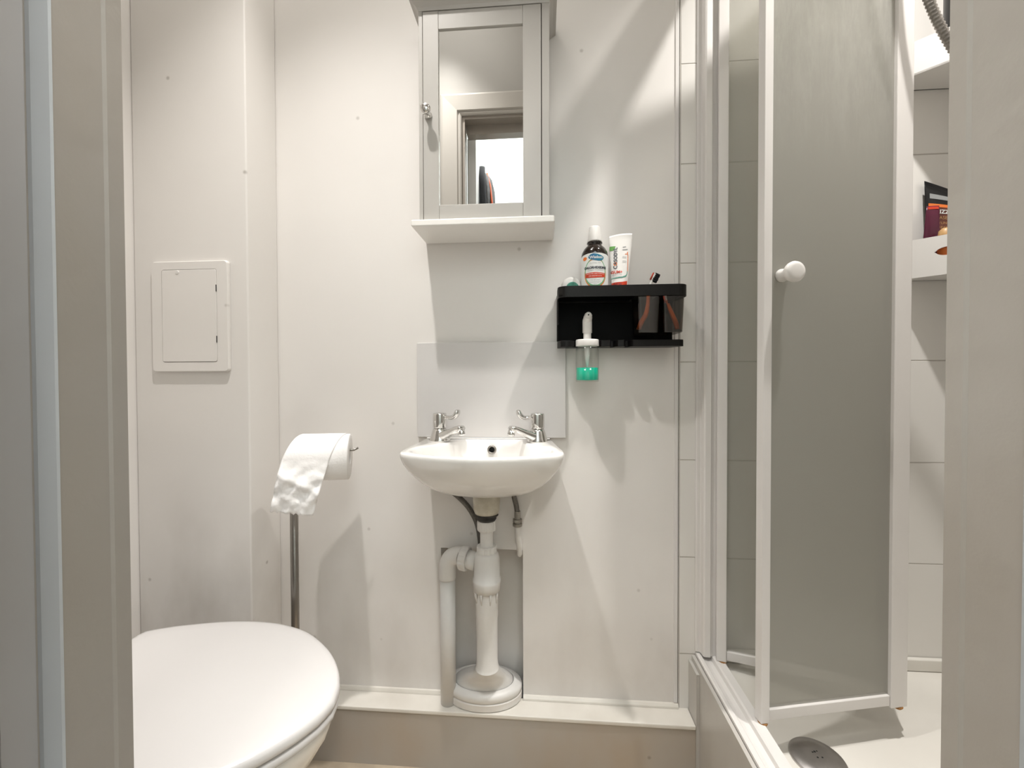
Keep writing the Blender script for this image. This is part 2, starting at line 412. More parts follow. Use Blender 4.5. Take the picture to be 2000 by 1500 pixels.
struct('ceiling', B(LX - .06, RX + .06, DY, 0.10, CZ, CZ + .05), 'ceiling', 'plain white ceiling')
bx1, byf = -0.6985, -0.1125
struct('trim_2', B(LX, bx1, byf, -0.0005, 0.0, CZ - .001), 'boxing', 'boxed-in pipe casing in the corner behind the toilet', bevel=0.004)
# bead between cladding and tile strip, and along the cladding foot
struct('trim_3', B((0.3245, 0.3335, -0.003, 0.006, 0.158, CZ)), 'frame_w', 'thin vertical bead beside the tiled strip', bevel=0.001)
bm = bmesh.new(); prism(bm, [(0, 0.1475), (0, 0.157), (-0.004, 0.156), (-0.008, 0.1515), (-0.009, 0.1475)], -0.0515, 0.3345, 'x')
struct('trim_4', bm, 'ledge', 'small quadrant bead along the right of the ledge')
bm = bmesh.new(); prism(bm, [(0, 0.1475), (0, 0.157), (-0.004, 0.156), (-0.006, 0.1515), (-0.007, 0.1475)], bx1, -0.2645, 'x')
struct('trim_5', bm, 'ledge', 'small quadrant bead along the left of the ledge')
# plinth with white painted ledge
struct('baseboard_back', B(bx1, 0.3588, -0.054, -0.0005, 0.0, 0.137), 'plinth', 'scuffed boxed plinth below the ledge')
struct('trim_6', B(bx1, 0.3588, -0.0575, 0.0, 0.137, 0.1470), 'ledge', 'white gloss painted ledge on the plinth', bevel=0.002)
struct('trim_7', B(0.3592, 0.3663, -0.0575, -0.0045, 0.0, 0.2700), 'riser', 'narrow upright strip at the end of the ledge')
struct('trim_8', B(0.3665, 0.3745, DY + .001, -0.0045, 0.0, 0.2825), 'riser', 'grey-white riser board below the shower threshold')

# doorway wall with opening and its linings
OL, OR, OT = -0.300, 0.2505, 1.975
bm = bmesh.new()
box(bm, LX - .06, OL - .03, HY, DY, -0.05, CZ); box(bm, OR + .03, RX + .06, HY, DY, -0.05, CZ); box(bm, OL - .03, OR + .03, HY, DY, OT + .03, CZ)
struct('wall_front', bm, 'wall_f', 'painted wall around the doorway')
def lining(s, xe, name, label, m, nm2):
    # stepped section drawn in (x,y): reveal, shallow step, rounded stop edge, rebate, casing
    pts = [(0, DY), (0, DY - .0105), (-.0012, DY - .0125), (-.0012, DY - .0415), (-.0030, DY - .0428), (-.0062, DY - .0438),
           (-.0105, DY - .0444), (-.0115, DY - .0450), (-.0115, DY - .0650), (-.0135, DY - .0665), (-.0135, HY - .012), (-.075, HY - .012), (-.075, HY), (-.03, HY), (-.03, DY)]
    bm = bmesh.new(); prism(bm, [(xe + s * p[0], p[1]) for p in pts], 0.0, OT, 'z')
    struct(name, bm, m, label)
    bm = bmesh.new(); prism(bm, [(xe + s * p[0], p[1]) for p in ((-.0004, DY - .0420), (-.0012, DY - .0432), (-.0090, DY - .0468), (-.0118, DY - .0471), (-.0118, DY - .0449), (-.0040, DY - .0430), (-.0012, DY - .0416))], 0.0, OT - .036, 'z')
    struct(nm2, bm, 'strip', 'added bevelled strip, the hall-light highlight painted along the stop edge of the lining')
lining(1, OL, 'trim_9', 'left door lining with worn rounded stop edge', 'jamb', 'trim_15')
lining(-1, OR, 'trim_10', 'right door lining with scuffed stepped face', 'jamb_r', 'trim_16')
struct('trim_11', B((OL - .03, OR + .03, HY, DY, OT, OT + .03), (OL - .075, OR + .075, HY - .012, HY, OT, OT + .07), (OL, OR, DY - .080, DY - .0405, OT - .035, OT)), 'jamb', 'head of the door lining')
struct('trim_17', B((OL - .0115, OL - .0102, HY + .0140, DY - .0490, 0.0, OT - .036)), 'rebate', 'rebate face of the left lining, coloured paler to look hall-lit')
# architrave on the room side (seen in the mirror)
def architrave():
    w = 0.082; g = 0.012
    prof = [(0, 0), (0, .008), (.006, .012), (.012, .009), (.016, .016), (w - .012, .020), (w - .004, .016), (w, .008), (w, 0)]
    for nm, lab, path in (('trim_12', 'left room-side architrave', [((OL - g, 0), (-1, 0), 0), ((OL - g, OT + g), (-1, 1), 1)]),
                     ('trim_13', 'right room-side architrave', [((OR + g, 0), (1, 0), 0), ((OR + g, OT + g), (1, 1), 1)]),
                     ('trim_14', 'top room-side architrave', [((OL - g, OT + g), (-1, 1), 1), ((OR + g, OT + g), (1, 1), 1)])):
        bm = bmesh.new(); rings = []
        for (px, pz), (dx, dz), m_ in path:
            rings.append([bm.verts.new((px + dx * a, DY + b, pz + dz * a)) for a, b in prof])
        skin(bm, rings); cap(bm, rings[0]); cap(bm, rings[-1])
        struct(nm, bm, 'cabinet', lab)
architrave()
# hallway beyond the door
struct('floor_hall', B(-1.3, 1.3, -1.80, -0.901, -0.05, 0.0), 'floor', 'hall floor outside the doorway')
struct('wall_hall_far', B(-1.3, 1.3, -1.86, -1.80, -0.05, 2.62), 'hall', 'bright white hall wall seen in the mirror')
struct('wall_hall_left', B(-1.36, -1.3, -1.80, HY, -0.05, 2.62), 'hall', 'hall side wall left')
struct('wall_hall_right', B(1.3, 1.36, -1.80, HY, -0.05, 2.62), 'hall', 'hall side wall right')
struct('ceiling_hall', B(-1.3, 1.3, -1.80, HY, 2.62, 2.67), 'hall', 'hall ceiling')
# open door leaf, hinged on the left, standing out into the hall
ld = Vector((-0.09, -1, 0)).normalized(); ln = Vector((1, -0.09, 0)).normalized()
bm = bmesh.new(); hp = Vector((-0.290, HY - 0.0145, 0))
vs = []
for a in (0, 0.60):
    for b in (0, 0.036):
        for z in (0.01, 1.955): vs.append(bm.verts.new(hp + ld * a + ln * (b - 0.018) + Vector((0, 0, z))))
for f in ((0, 1, 3, 2), (4, 6, 7, 5), (0, 4, 5, 1), (2, 3, 7, 6), (0, 2, 6, 4), (1, 5, 7, 3)): bm.faces.new([vs[i] for i in f])
dr = struct('door_1', bm, 'door', 'open pale door leaf in the hall', bevel=0.002)
hb = bmesh.new(); pz = hp + ld * 0.55 + ln * 0.018 + Vector((0, 0, 1.0))
lathe(hb, [(0, 0), (.024, 0), (.024, .006), (.009, .008), (.009, .04), (0, .042)], pz, ln, 20)
tube(hb, [pz + ln * .036, pz + ln * .036 - ld * .05, pz + ln * .034 - ld * .11], .008, 12)
finish('door_handle', hb, 'chrome', dr, smooth=True)
# ------------------------------------------------------------------ jacket on an over-door hook (reflected in the mirror)
def jacket():
    o = hp + ld * 0.29 + ln * 0.022
    t = thing('hanging_jacket', 'grey jacket with orange piping on hook over the hall door, seen in the mirror', 'jacket', (o.x, o.y, 1.25))
    bm = bmesh.new(); rings = []
    secs = [(1.950, .012, .008), (1.936, .045, .017), (1.905, .080, .025), (1.84, .11, .032), (1.74, .12, .036), (1.58, .13, .034), (1.40, .14, .036), (1.28, .145, .034)]
    for z, a, b in secs:
        r = []
        for i in range(28):
            q = 2 * math.pi * i / 28; wob = 1 + 0.10 * math.sin(5 * q + z * 9) + 0.05 * math.sin(9 * q + z * 21)
            p = o + ld * (a * math.cos(q) * wob) + ln * (b + 0.003 + b * math.sin(q) * wob); r.append(bm.verts.new((p.x, p.y, z)))
        rings.append(r)
    skin(bm, rings); cap(bm, rings[0]); cap(bm, rings[-1])
    finish('jacket_body', bm, 'jacket', t, smooth=True)
    bm = bmesh.new()
    tube(bm, [o - ld * x + ln * y + Vector((0, 0, z)) for x, y, z in ((.020, .030, 1.945), (.060, .034, 1.912), (.088, .046, 1.86), (.104, .056, 1.76), (.112, .062, 1.60), (.118, .066, 1.4))], .0045, 8)
    finish('orange_piping', bm, 'stripe', t, smooth=True)
    bm = bmesh.new()
    tube(bm, catmull([o - ld * x + ln * y + Vector((0, 0, z)) for x, y, z in ((.05, .006, 1.962), (.10, .010, 1.90), (.125, .014, 1.82), (.140, .018, 1.70), (.140, .018, 1.5), (.125, .018, 1.36))], 5), .010, 10, flat=(1.5, .5))
    finish('strap', bm, 'jacket_d', t, smooth=True)
    h = bmesh.new()
    tube(h, [o - ln * .052 + Vector((0, 0, 1.90)), o - ln * .052 + Vector((0, 0, 1.962)), o + Vector((0, 0, 1.964)), o + ln * .002 + Vector((0, 0, 1.90)), o + ln * .03 + Vector((0, 0, 1.88)), o + ln * .036 + Vector((0, 0, 1.91))], .003, 8)
    tag(finish('door_hook', h, 'chrome', None, smooth=True), 'thin wire hook over the top of the hall door', 'hook')
jacket()

# ------------------------------------------------------------------ mirror cabinet
def cabinet():
    x0, x1, zb, zt, yf = -0.2815, 0.0160, 1.330, 1.812, -0.1110
    t = thing('mirror_cabinet', 'white wall cabinet with mirrored door, above the basin', 'cabinet', ((x0 + x1) / 2, 0, zb))
    s = 0.0165
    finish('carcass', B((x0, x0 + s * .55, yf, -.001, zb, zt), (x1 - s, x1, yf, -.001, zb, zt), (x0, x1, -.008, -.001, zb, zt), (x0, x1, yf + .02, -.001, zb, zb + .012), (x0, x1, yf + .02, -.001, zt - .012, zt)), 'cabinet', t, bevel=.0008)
    bm = bmesh.new(); prism(bm, rrect(x0 - .0165, x1 + .0115, 1.3145, 1.3300, .004), -0.0005, -0.1245, 'y')
    finish('bottom_shelf', bm, 'shelf_w', t, bevel=.003, bseg=3)
    # stepped cornice
    bm = bmesh.new()
    sec = [(.000, 1.806), (.003, 1.8125), (.010, 1.819), (.0175, 1.8225), (.0185, 1.8300), (.0185, 1.838)]
    rings = []
    for off, z in sec:
        rings.append([bm.verts.new(p) for p in ((x0 - off, -.001, z), (x0 - off, yf - off * .9 - .001, z), (x1 + off, yf - off * .9 - .001, z), (x1 + off, -.001, z))])
    skin(bm, rings); cap(bm, rings[0]); cap(bm, rings[-1])
    finish('cornice', bm, 'cabinet', t)
    # inset door: two stiles, two rails, dark gaps round it are real 1.5 mm gaps over a sheet painted dark as their shade
    dx0, dx1 = x0 + .0103, x1 - .0183
    z0, z1 = zb + .0015, zt - .008
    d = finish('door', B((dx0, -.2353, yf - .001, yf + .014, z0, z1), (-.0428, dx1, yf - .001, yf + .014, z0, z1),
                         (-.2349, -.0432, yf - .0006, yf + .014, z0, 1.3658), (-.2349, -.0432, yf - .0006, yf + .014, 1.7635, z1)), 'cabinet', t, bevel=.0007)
    finish('mirror', B(-.2353, -.0428, yf + .0035, yf + .010, 1.3658, 1.7635), 'mirror', d)
    k = bmesh.new()
    lathe(k, [(0, 0), (.0080, 0), (.0088, .002), (.0060, .006), (.0042, .010), (.0042, .014), (.0080, .017), (.0110, .021), (.0118, .026), (.0100, .0305), (.0055, .033), (0, .034)], (-.2590, yf - .001, 1.5690), (0, -1, 0.0), 28)
    finish('knob', k, 'chrome', d, smooth=True)
    bm = B(dx0 - .002, dx1 + .002, yf + .0125, yf + .0155, zb, zt - .004)
    finish('gap_shade_sheet', bm, 'gap', t)
cabinet()

# ------------------------------------------------------------------ splashback
tag(finish('splashback', B(-.3215, .0578, -.0095, -.0005, .8185, 1.0605), 'splash', bevel=.0015), 'glossy white tile splashback on the wall above the basin', 'splashback')

# ------------------------------------------------------------------ basin
def basin():
    cx, cy = -.1300, -.125
    t = thing('wash_basin', 'small white ceramic wall basin with two chrome taps', 'basin', (cx, -.10, .70))
    outer = chaikin([(-.299, 0), (-.299, 0), (-.299, 0), (-.299, -.09), (-.302, -.180), (-.299, -.215), (-.262, -.238), (-.20, -.256), (-.13, -.265), (-.06, -.254), (0.006, -.232), (.042, -.210), (.045, -.180), (.031, -.09), (.020, 0), (.020, 0), (.020, 0), (-.14, 0)], 3)
    inner = chaikin([(-.205, -.022), (-.218, -.060), (-.232, -.100), (-.282, -.135), (-.286, -.190), (-.245, -.224), (-.19, -.243), (-.13, -.249), (-.07, -.241), (-.012, -.220), (.022, -.186), (.018, -.130), (-.030, -.100), (-.044, -.060), (-.055, -.022), (-.13, -.014)], 3)
    n = 120
    O = polar(outer, (cx, cy), n); I = polar(inner, (cx, cy), n)
    bm = bmesh.new(); rings = []
    def sc_(P, s, c, z, sink=0.0): return [bm.verts.new((c[0] + (p[0] - c[0]) * s, min(c[1] + (p[1] - c[1]) * s, -.0005), z)) for p in P]
    low = (-.133, -.055)
    rings.append([bm.verts.new((low[0], low[1] - .035, .6990))])
    for z, s in ((.6992, .14), (.7015, .30), (.7065, .43), (.7150, .555), (.7270, .67), (.7420, .775), (.7570, .85), (.7730, .915), (.7880, .963), (.7990, .988), (.8055, .997)):
        c = (low[0], low[1] - .035 * max(0, (1 - s)) ** 1.5)
        rings.append(sc_(O, s, c, z))
    for off, z in ((1.000, .8095), (.997, .8130), (.990, .8150)): rings.append(sc_(O, off, (cx, cy), z))
    # flat deck to bowl edge
    rings.append([bm.verts.new((o[0] * .3 + i[0] * .7, min(o[1] * .3 + i[1] * .7, -.0005), .8150)) for o, i in zip(O, I)])
    for s, z in ((1.0, .8145), (.985, .8120), (.965, .8050), (.94, .7930), (.90, .7750), (.83, .7560), (.70, .7400), (.50, .7310), (.25, .7270)):
        rings.append([bm.verts.new((cx + (p[0] - cx) * s, cy + (p[1] - cy) * s, z)) for p in I])
    rings.append([bm.verts.new((cx, cy, .7265))])
    skin(bm, rings)
    finish('bowl', bm, 'ceramic', t, smooth=True)
    bm = bmesh.new()
    oc = (-.1265, -.0300, .7915)
    lathe(bm, [(.0105, -.004), (.0112, .001), (.0100, .0035), (.0075, .0038), (.0064, .001), (.0064, -.006)], oc, (0, -1, .12), 32)
    finish('overflow_ring', bm, 'steel', t, smooth=True)
    bm = bmesh.new(); lathe(bm, [(0, -.003), (.0066, -.003), (.0066, -.004), (0, -.0045)], oc, (0, -1, .12), 20); finish('overflow_hole', bm, 'hole', t)
    bm = bmesh.new(); lathe(bm, [(0, .0006), (.0020, .0006), (.0020, -.001), (0, -.001)], (-.0500, -.0420, .7960), (-.35, -1, .3), 12); finish('chain_hole', bm, 'hole', t)
    bm = bmesh.new(); lathe(bm, [(.020, 0), (.020, .002), (.015, .003), (.013, .0), (0, -.001)], (cx, cy, .7275), (0, 0, 1), 28); finish('waste_ring', bm, 'chrome', t, smooth=True)
basin()

tag(finish('silicone_seal', B(-.2965, .0175, -.0125, -.0005, .8152, .8183), 'ceramic', bevel=.0012), 'white sealant bead between the basin and the splashback', 'sealant')

def tap(x, s, label):
    """s=+1: spout and lever point right; -1: left"""
    y = -.048; zb = .8152
    t = thing('basin_tap', label, 'tap', (x, y, zb), 'pillar taps on the basin')
    bm = bmesh.new()
    lathe(bm, [(0, 0), (.0255, 0), (.0255, .003), (.0235, .008), (.0205, .018), (.0180, .026), (.0160, .031), (0, .031)], (x, y, zb), (0, 0, 1), 36)
    finish('tap_body', bm, 'chrome', t, smooth=True)
    bm = bmesh.new()
    # spout: lofted bar rising away from the body
    rings = []; d = Vector((s * .86, -.50, 0)).normalized(); u = Vector((0, 0, 1)).cross(d)
    for a, z, w, h in ((-.004, .0105, .0180, .0115), (.010, .0130, .0175, .0115), (.026, .0190, .0150, .0100), (.044, .0270, .0130, .0082), (.056, .0325, .0122, .0076), (.063, .0352, .0120, .0080), (.068, .0345, .0116, .0084), (.072, .0310, .0106, .0080)):
        c = Vector((x, y, zb + z)) + d * a
        tilt = -.5 if a < .06 else .5
        up = (Vector((0, 0, 1)) + d * tilt).normalized()
        rings.append([bm.verts.new(c + u * (w * math.copysign(abs(math.cos(q)) ** .6, math.cos(q))) + up * (h * math.copysign(abs(math.sin(q)) ** .6, math.sin(q)))) for q in [2 * math.pi * i / 24 for i in range(24)]])
    skin(bm, rings); cap(bm, rings[0]); cap(bm, rings[-1])
    finish('spout', bm, 'chrome', t, smooth=True)
    bm = bmesh.new(); e = Vector((x, y, zb + .0300)) + d * .0690
    lathe(bm, [(0, -.012), (.0078, -.012), (.0088, -.009), (.0088, .001), (0, .002)], e, (d.x * -.25, d.y * -.25, 1), 24)
    finish('aerator', bm, 'chrome', t, smooth=True)
    bm = bmesh.new()
    lathe(bm, [(0, .0315), (.0145, .0315), (.0155, .033), (.0162, .0335), (.0167, .036), (.0167, .0655), (.0160, .0680), (.0140, .0690), (0, .0695)], (x, y, zb), (0, 0, 1), 36)
    finish('tap_head', bm, 'chrome', t, smooth=True)
    bm = bmesh.new()
    d2 = Vector((s, -.15, 0)).normalized(); P = [Vector((x, y, zb)) + d2 * a + Vector((0, 0, z)) for a, z in ((.010, .0600), (.018, .0590), (.027, .0580), (.035, .0590), (.041, .0630), (.0445, .0685), (.0465, .0745), (.047, .078))]
    tube(bm, catmull(P, 4), [.0060 + (.0050 * math.sin(min(1, (i / 28) ** 1.6) * math.pi)) - (.0034 if i > 27 else 0) for i in range(29)], 16, flat=(1.2, .65))
    finish('lever', bm, 'chrome', t, smooth=True)
tap(-.2530, 1, 'left chrome pillar tap, lever and spout pointing right')
tap(-.0130, -1, 'right chrome pillar tap, lever and spout pointing left')

# ------------------------------------------------------------------ waste pipe
def waste():
    px, py = -.1370, -.0550
    t = thing('waste_pipe', 'white plastic waste pipe and trap standing on an oval flange under the basin', 'waste pipe', (px, py, .148))
    A = (px, py, 0)
    bm = bmesh.new(); lathe(bm, [(0, .700), (.033, .700), (.033, .672), (.0315, .650), (.0285, .642), (0, .642)], A, n=32); finish('waste_outlet', bm, 'pvc_dirty', t, smooth=True)
    bm = bmesh.new(); lathe(bm, [(0, .643), (.0260, .643), (.0290, .637), (.0200, .634), (.0245, .629), (.0215, .624), (0, .624)], A, n=32); finish('rubber_washer', bm, 'rubber', t, smooth=True)
    def ribbed(nm, r, z0, z1, c=A, axis=(0, 0, 1), n=72, m='pvc', par=None):
        bm = bmesh.new(); c = Vector(c); d = Vector(axis).normalized()
        if abs(d.z) > .99: u, v = Vector((1, 0, 0)), Vector((0, 1, 0))
        else: u, v = frame_axes(d)
        rings = []
        for h, k in ((z0, .94), (z0 + (z1 - z0) * .12, 1), (z0 + (z1 - z0) * .88, 1), (z1, .94)):
            rings.append([bm.verts.new(c + d * h + u * (r * k * (1 + (.025 if (i // 2) % 3 else -.025)) * math.cos(2*math.pi*i/n)) + v * (r * k * (1 + (.025 if (i // 2) % 3 else -.025)) * math.sin(2*math.pi*i/n))) for i in range(n)])
        skin(bm, rings); cap(bm, rings[0]); cap(bm, rings[-1])
        return finish(nm, bm, m, par or t)
    ribbed('upper_nut', .0225, .5995, .6240)
    bm = bmesh.new(); lathe(bm, [(.0160, .54), (.0160, .61)], A, n=32); finish('tailpiece', bm, 'pvc', t, smooth=True)
    ribbed('trap_nut', .0240, .5370, .5620)
    bm = bmesh.new(); lathe(bm, [(0, .548), (.0240, .548), (.0290, .541), (.0310, .532), (.0320, .484), (.0345, .482), (.0345, .4745), (.0335, .470), (.0330, .455), (.0285, .4535), (.0280, .450), (0, .45)], A, n=40); finish('trap_body', bm, 'pvc', t, smooth=True)
    for a in (-2.5, -1.9, -1.15, -.5, .6, 2.2, -3.1):   # ribs under the collar
        bm = bmesh.new(); cx, cy = px + .0300 * math.cos(a), py + .0300 * math.sin(a)
        tube(bm, [(cx, cy, .458), (cx, cy, .444), (px + .0275 * math.cos(a), py + .0275 * math.sin(a), .428)], [.0032, .0028, .0010], 8)
        finish('collar_rib', bm, 'pvc', t, smooth=True)
    bm = bmesh.new(); lathe(bm, [(.0275, .4515), (.0275, .392), (.0268, .3885), (.0262, .386), (.0258, .280), (.0262, .2785), (.0268, .270), (.0285, .265), (.0295, .262)], A, n=40); finish('stand_pipe', bm, 'pvc', t, smooth=True)
    # oval flange, shifted back towards the recess
    fx, fy = -.1535, .0055
    bm = bmesh.new()
    def el(rx, ry, z, cx=fx, cy=fy): return [bm.verts.new((cx + rx * math.cos(2*math.pi*i/64), cy + ry * math.sin(2*math.pi*i/64), z)) for i in range(64)]
    R = [el(.0950, .0600, .1475), el(.0985, .0625, .150), el(.0985, .0625, .165), el(.0950, .060, .1675)]
    skin(bm, R); cap(bm, R[0]); cap(bm, R[-1]); finish('flange_base', bm, 'recess', t, smooth=False)
    bm = bmesh.new()
    R = [el(.0945, .0600, .1677), el(.0980, .0622, .1700), el(.0985, .0625, .1800), el(.0960, .0605, .1850), el(.0800, .0500, .1900), el(.0770, .0480, .1900)]
    skin(bm, R); finish('flange_ring', bm, 'pvc', t, smooth=True)
    bm = bmesh.new()
    R = [el(.0755, .0470, .1890), el(.0750, .0465, .1920), el(.0640, .0400, .2030, fx + .002, fy - .008), el(.0500, .0345, .2220, fx + .006, fy - .026), el(.0370, .0310, .2440, px - .002, py + .010), el(.0310, .0300, .2560, px, py + .003), el(.0298, .0298, .2625, px, py)]
    skin(bm, R); finish('flange_cone', bm, 'pvc', t, smooth=True)
    # branch: coupling to the left, elbow, downpipe
    zc = .5180
    bm = bmesh.new(); tube(bm, [(px - .026, py + .004, zc + .001), (px - .050, py + .012, zc + .004)], .0220, 28); finish('branch_socket', bm, 'pvc', t, smooth=True)
    ribbed('branch_nut', .0285, .0, .019, (px - .0475, py + .011, zc + .004), (-1, .25, .06), 60)
    ex = -.2410; ey = py + .030
    pts = [(px - .062, py + .015, zc + .005), (ex + .040, ey - .010, zc + .007), (ex + .024, ey - .004, zc + .006), (ex + .009, ey, zc - .002), (ex + .001, ey, zc - .017), (ex, ey, zc - .035), (ex, ey, zc - .055)]
    bm = bmesh.new(); tube(bm, catmull(pts, 5), .0215, 28); finish('elbow', bm, 'pvc', t, smooth=True)
    bm = bmesh.new(); tube(bm, [(ex, ey, zc - .050), (ex, ey, .1475)], .0195, 28); finish('downpipe', bm, 'pvc', t, smooth=True)
waste()

# flexible tap connectors
bm = bmesh.new()
tube(bm, catmull([(-.2530, -.048, .735), (-.2500, -.046, .715), (-.2410, -.040, .698), (-.2180, -.024, .675), (-.1930, -.014, .646), (-.1760, -.0095, .617), (-.1660, -.0085, .590), (-.1610, -.0085, .560), (-.1600, .004, .52), (-.1600, .02, .48)], 6), .0066, 12)
tag(finish('flexible_hose', bm, 'hose', smooth=True), 'braided grey hose curving from under the left tap behind the waste pipe', 'hose', 'tap hoses')
t = thing('flexible_hose', 'short grey hose under the right tap ending in a dark fitting', 'hose', (-.066, -.02, .50), 'tap hoses')
bm = bmesh.new(); tube(bm, catmull([(-.0760, -.046, .735), (-.0745, -.036, .700), (-.0720, -.028, .676), (-.0670, -.022, .652), (-.0645, -.020, .634)], 5), .0064, 12); finish('braided_tube', bm, 'hose', t, smooth=True)
bm = bmesh.new(); lathe(bm, [(0, .636), (.0075, .636), (.0078, .622), (.0068, .621), (.0068, .617), (.0115, .616), (.0118, .609), (.0095, .607), (.0118, .605), (.0118, .599), (.0088, .597), (0, .597)], (-.0640, -.020, 0), n=6 * 4); finish('fitting', bm, 'brass', t, smooth=False)
bm = bmesh.new(); tube(bm, catmull([(-.0640, -.020, .600), (-.0625, -.018, .570), (-.0605, -.010, .545), (-.0600, .005, .515)], 5), .0072, 14); finish('copper_tail', bm, 'pvc', t, smooth=True)

# ------------------------------------------------------------------ access panel
def access():
    y = byf
    t = thing('access_panel', 'white plastic access panel on the pipe casing above the toilet', 'access panel', (-.840, y, .987))
    bm = bmesh.new(); a = rrect(-.9365, -.7425, .9870, 1.2510, .008); h = rrect(-.9095, -.7695, 1.0100, 1.2310, .006)
    rings = [[bm.verts.new((p[0], yy, p[1])) for p in q] for q, yy in ((a, y - .0005), (a, y - .0060), ([(p[0] * .985 + -.8395 * .015, p[1] * .985 + 1.119 * .015) for p in a], y - .0090), (h, y - .0090), (h, y - .004))]
    skin(bm, rings); finish('panel_frame', bm, 'boxing', t)
    bm = bmesh.new(); prism(bm, rrect(-.9085, -.7705, 1.0110, 1.2300, .005), y - .0008, y - .0098, 'y'); d = finish('panel_door', bm, 'boxing', t, bevel=.001)
    for z in (1.185, 1.064):
        finish('hinge_slot', B(-.7712, -.7700, y - .0104, y - .009, z - .008, z + .008), 'hole', d)
    bm = bmesh.new(); lathe(bm, [(0, .0012), (.004, .0010), (.005, 0)], (-.868, y - .0097, 1.2240), (0, -1, 0), 16); finish('screw_cap', bm, 'pvc', d)
access()

# ------------------------------------------------------------------ toilet
def toilet():
    ay = -.405; t = thing('toilet', 'white toilet with closed oval lid, at the left of the basin', 'toilet', (-.60, ay, 0))
    half = [(-.828, .140), (-.820, .151), (-.780, .168), (-.742, .179), (-.69, .191), (-.64, .1965), (-.59, .1965), (-.54, .189), (-.487, .171), (-.44, .142), (-.398, .107), (-.365, .067), (-.345, .030)]
    hc = catmull([(x, y, 0) for x, y in half], 4)
    poly = [(-.828, -.07)] + [(p.x, -p.y) for p in hc] + [(-.3395, 0)] + [(p.x, p.y) for p in reversed(hc)] + [(-.828, .07)]
    poly = [(x, ay + y) for x, y in poly]
    n = 140; c = (-.60, ay); P = polar(poly, c, n)
    def loft(nm, levels, m, capb=True):
        bm = bmesh.new(); rings = []
        for s, z, *o in levels:
            off = o[0] if o else (0, 0); ys = o[1] if len(o) > 1 else 1
            if s == 0: rings.append([bm.verts.new((c[0] + off[0], c[1], z))])
            else:
                # inset by roughly constant distance
                rings.append([bm.verts.new((c[0] + (p[0] - c[0]) * s + off[0], c[1] + (p[1] - c[1]) * s * ys, z)) for p in P])
        skin(bm, rings)
        if len(rings[0]) > 1: cap(bm, rings[0])
        if len(rings[-1]) > 1: cap(bm, rings[-1])
        return finish(nm, bm, m, t, smooth=True)
    loft('lid', [(.955, .4290), (.985, .4292), (.998, .4325), (1.0, .4370), (.998, .4420), (.990, .4465), (.975, .4490), (.94, .4505), (.85, .4515), (.6, .4530), (.3, .4537), (0, .4540)], 'lid')
    loft('seat', [(.93, .4115), (.978, .4118), (.990, .4150), (.992, .4205), (.985, .4255), (.965, .4272)], 'lid')
    loft('bowl', [(.955, .4110), (.965, .4060), (.955, .3950), (.935, .3800), (.885, .340, (-.012, 0)), (.80, .290, (-.035, 0)), (.70, .240, (-.06, 0), .92), (.61, .19, (-.08, 0), .85), (.55, .13, (-.09, 0), .80), (.53, .06, (-.09, 0), .82), (.56, .0005, (-.09, 0), .84)], 'ceramic')
    bm = bmesh.new(); prism(bm, rrect(LX + .003, -.80, ay - .115, ay + .115, .02), .0, .415, 'z'); finish('pan_back', bm, 'ceramic', t, bevel=.006)
    bm = bmesh.new(); prism(bm, rrect(LX + .003, -.862, ay - .140, ay + .130, .03), .4155, .78, 'z'); finish('cistern', bm, 'ceramic', t, bevel=.008)
    bm = bmesh.new(); prism(bm, rrect(LX + .003, -.857, ay - .145, ay + .134, .03), .7805, .80, 'z'); cl = finish('cistern_lid', bm, 'ceramic', t, bevel=.006)
    bm = bmesh.new(); lathe(bm, [(0, 0), (.018, 0), (.018, .005), (.015, .006), (0, .006)], (-.925, ay, .800), n=24); finish('flush_button', bm, 'chrome', cl, smooth=True)
    for s in (-1, 1):
        bm = bmesh.new(); tube(bm, [(-.832, ay + s * .052, .4200), (-.832, ay + s * .100, .4200)], .0085, 18); finish('hinge', bm, 'lid', t, smooth=True)
toilet()

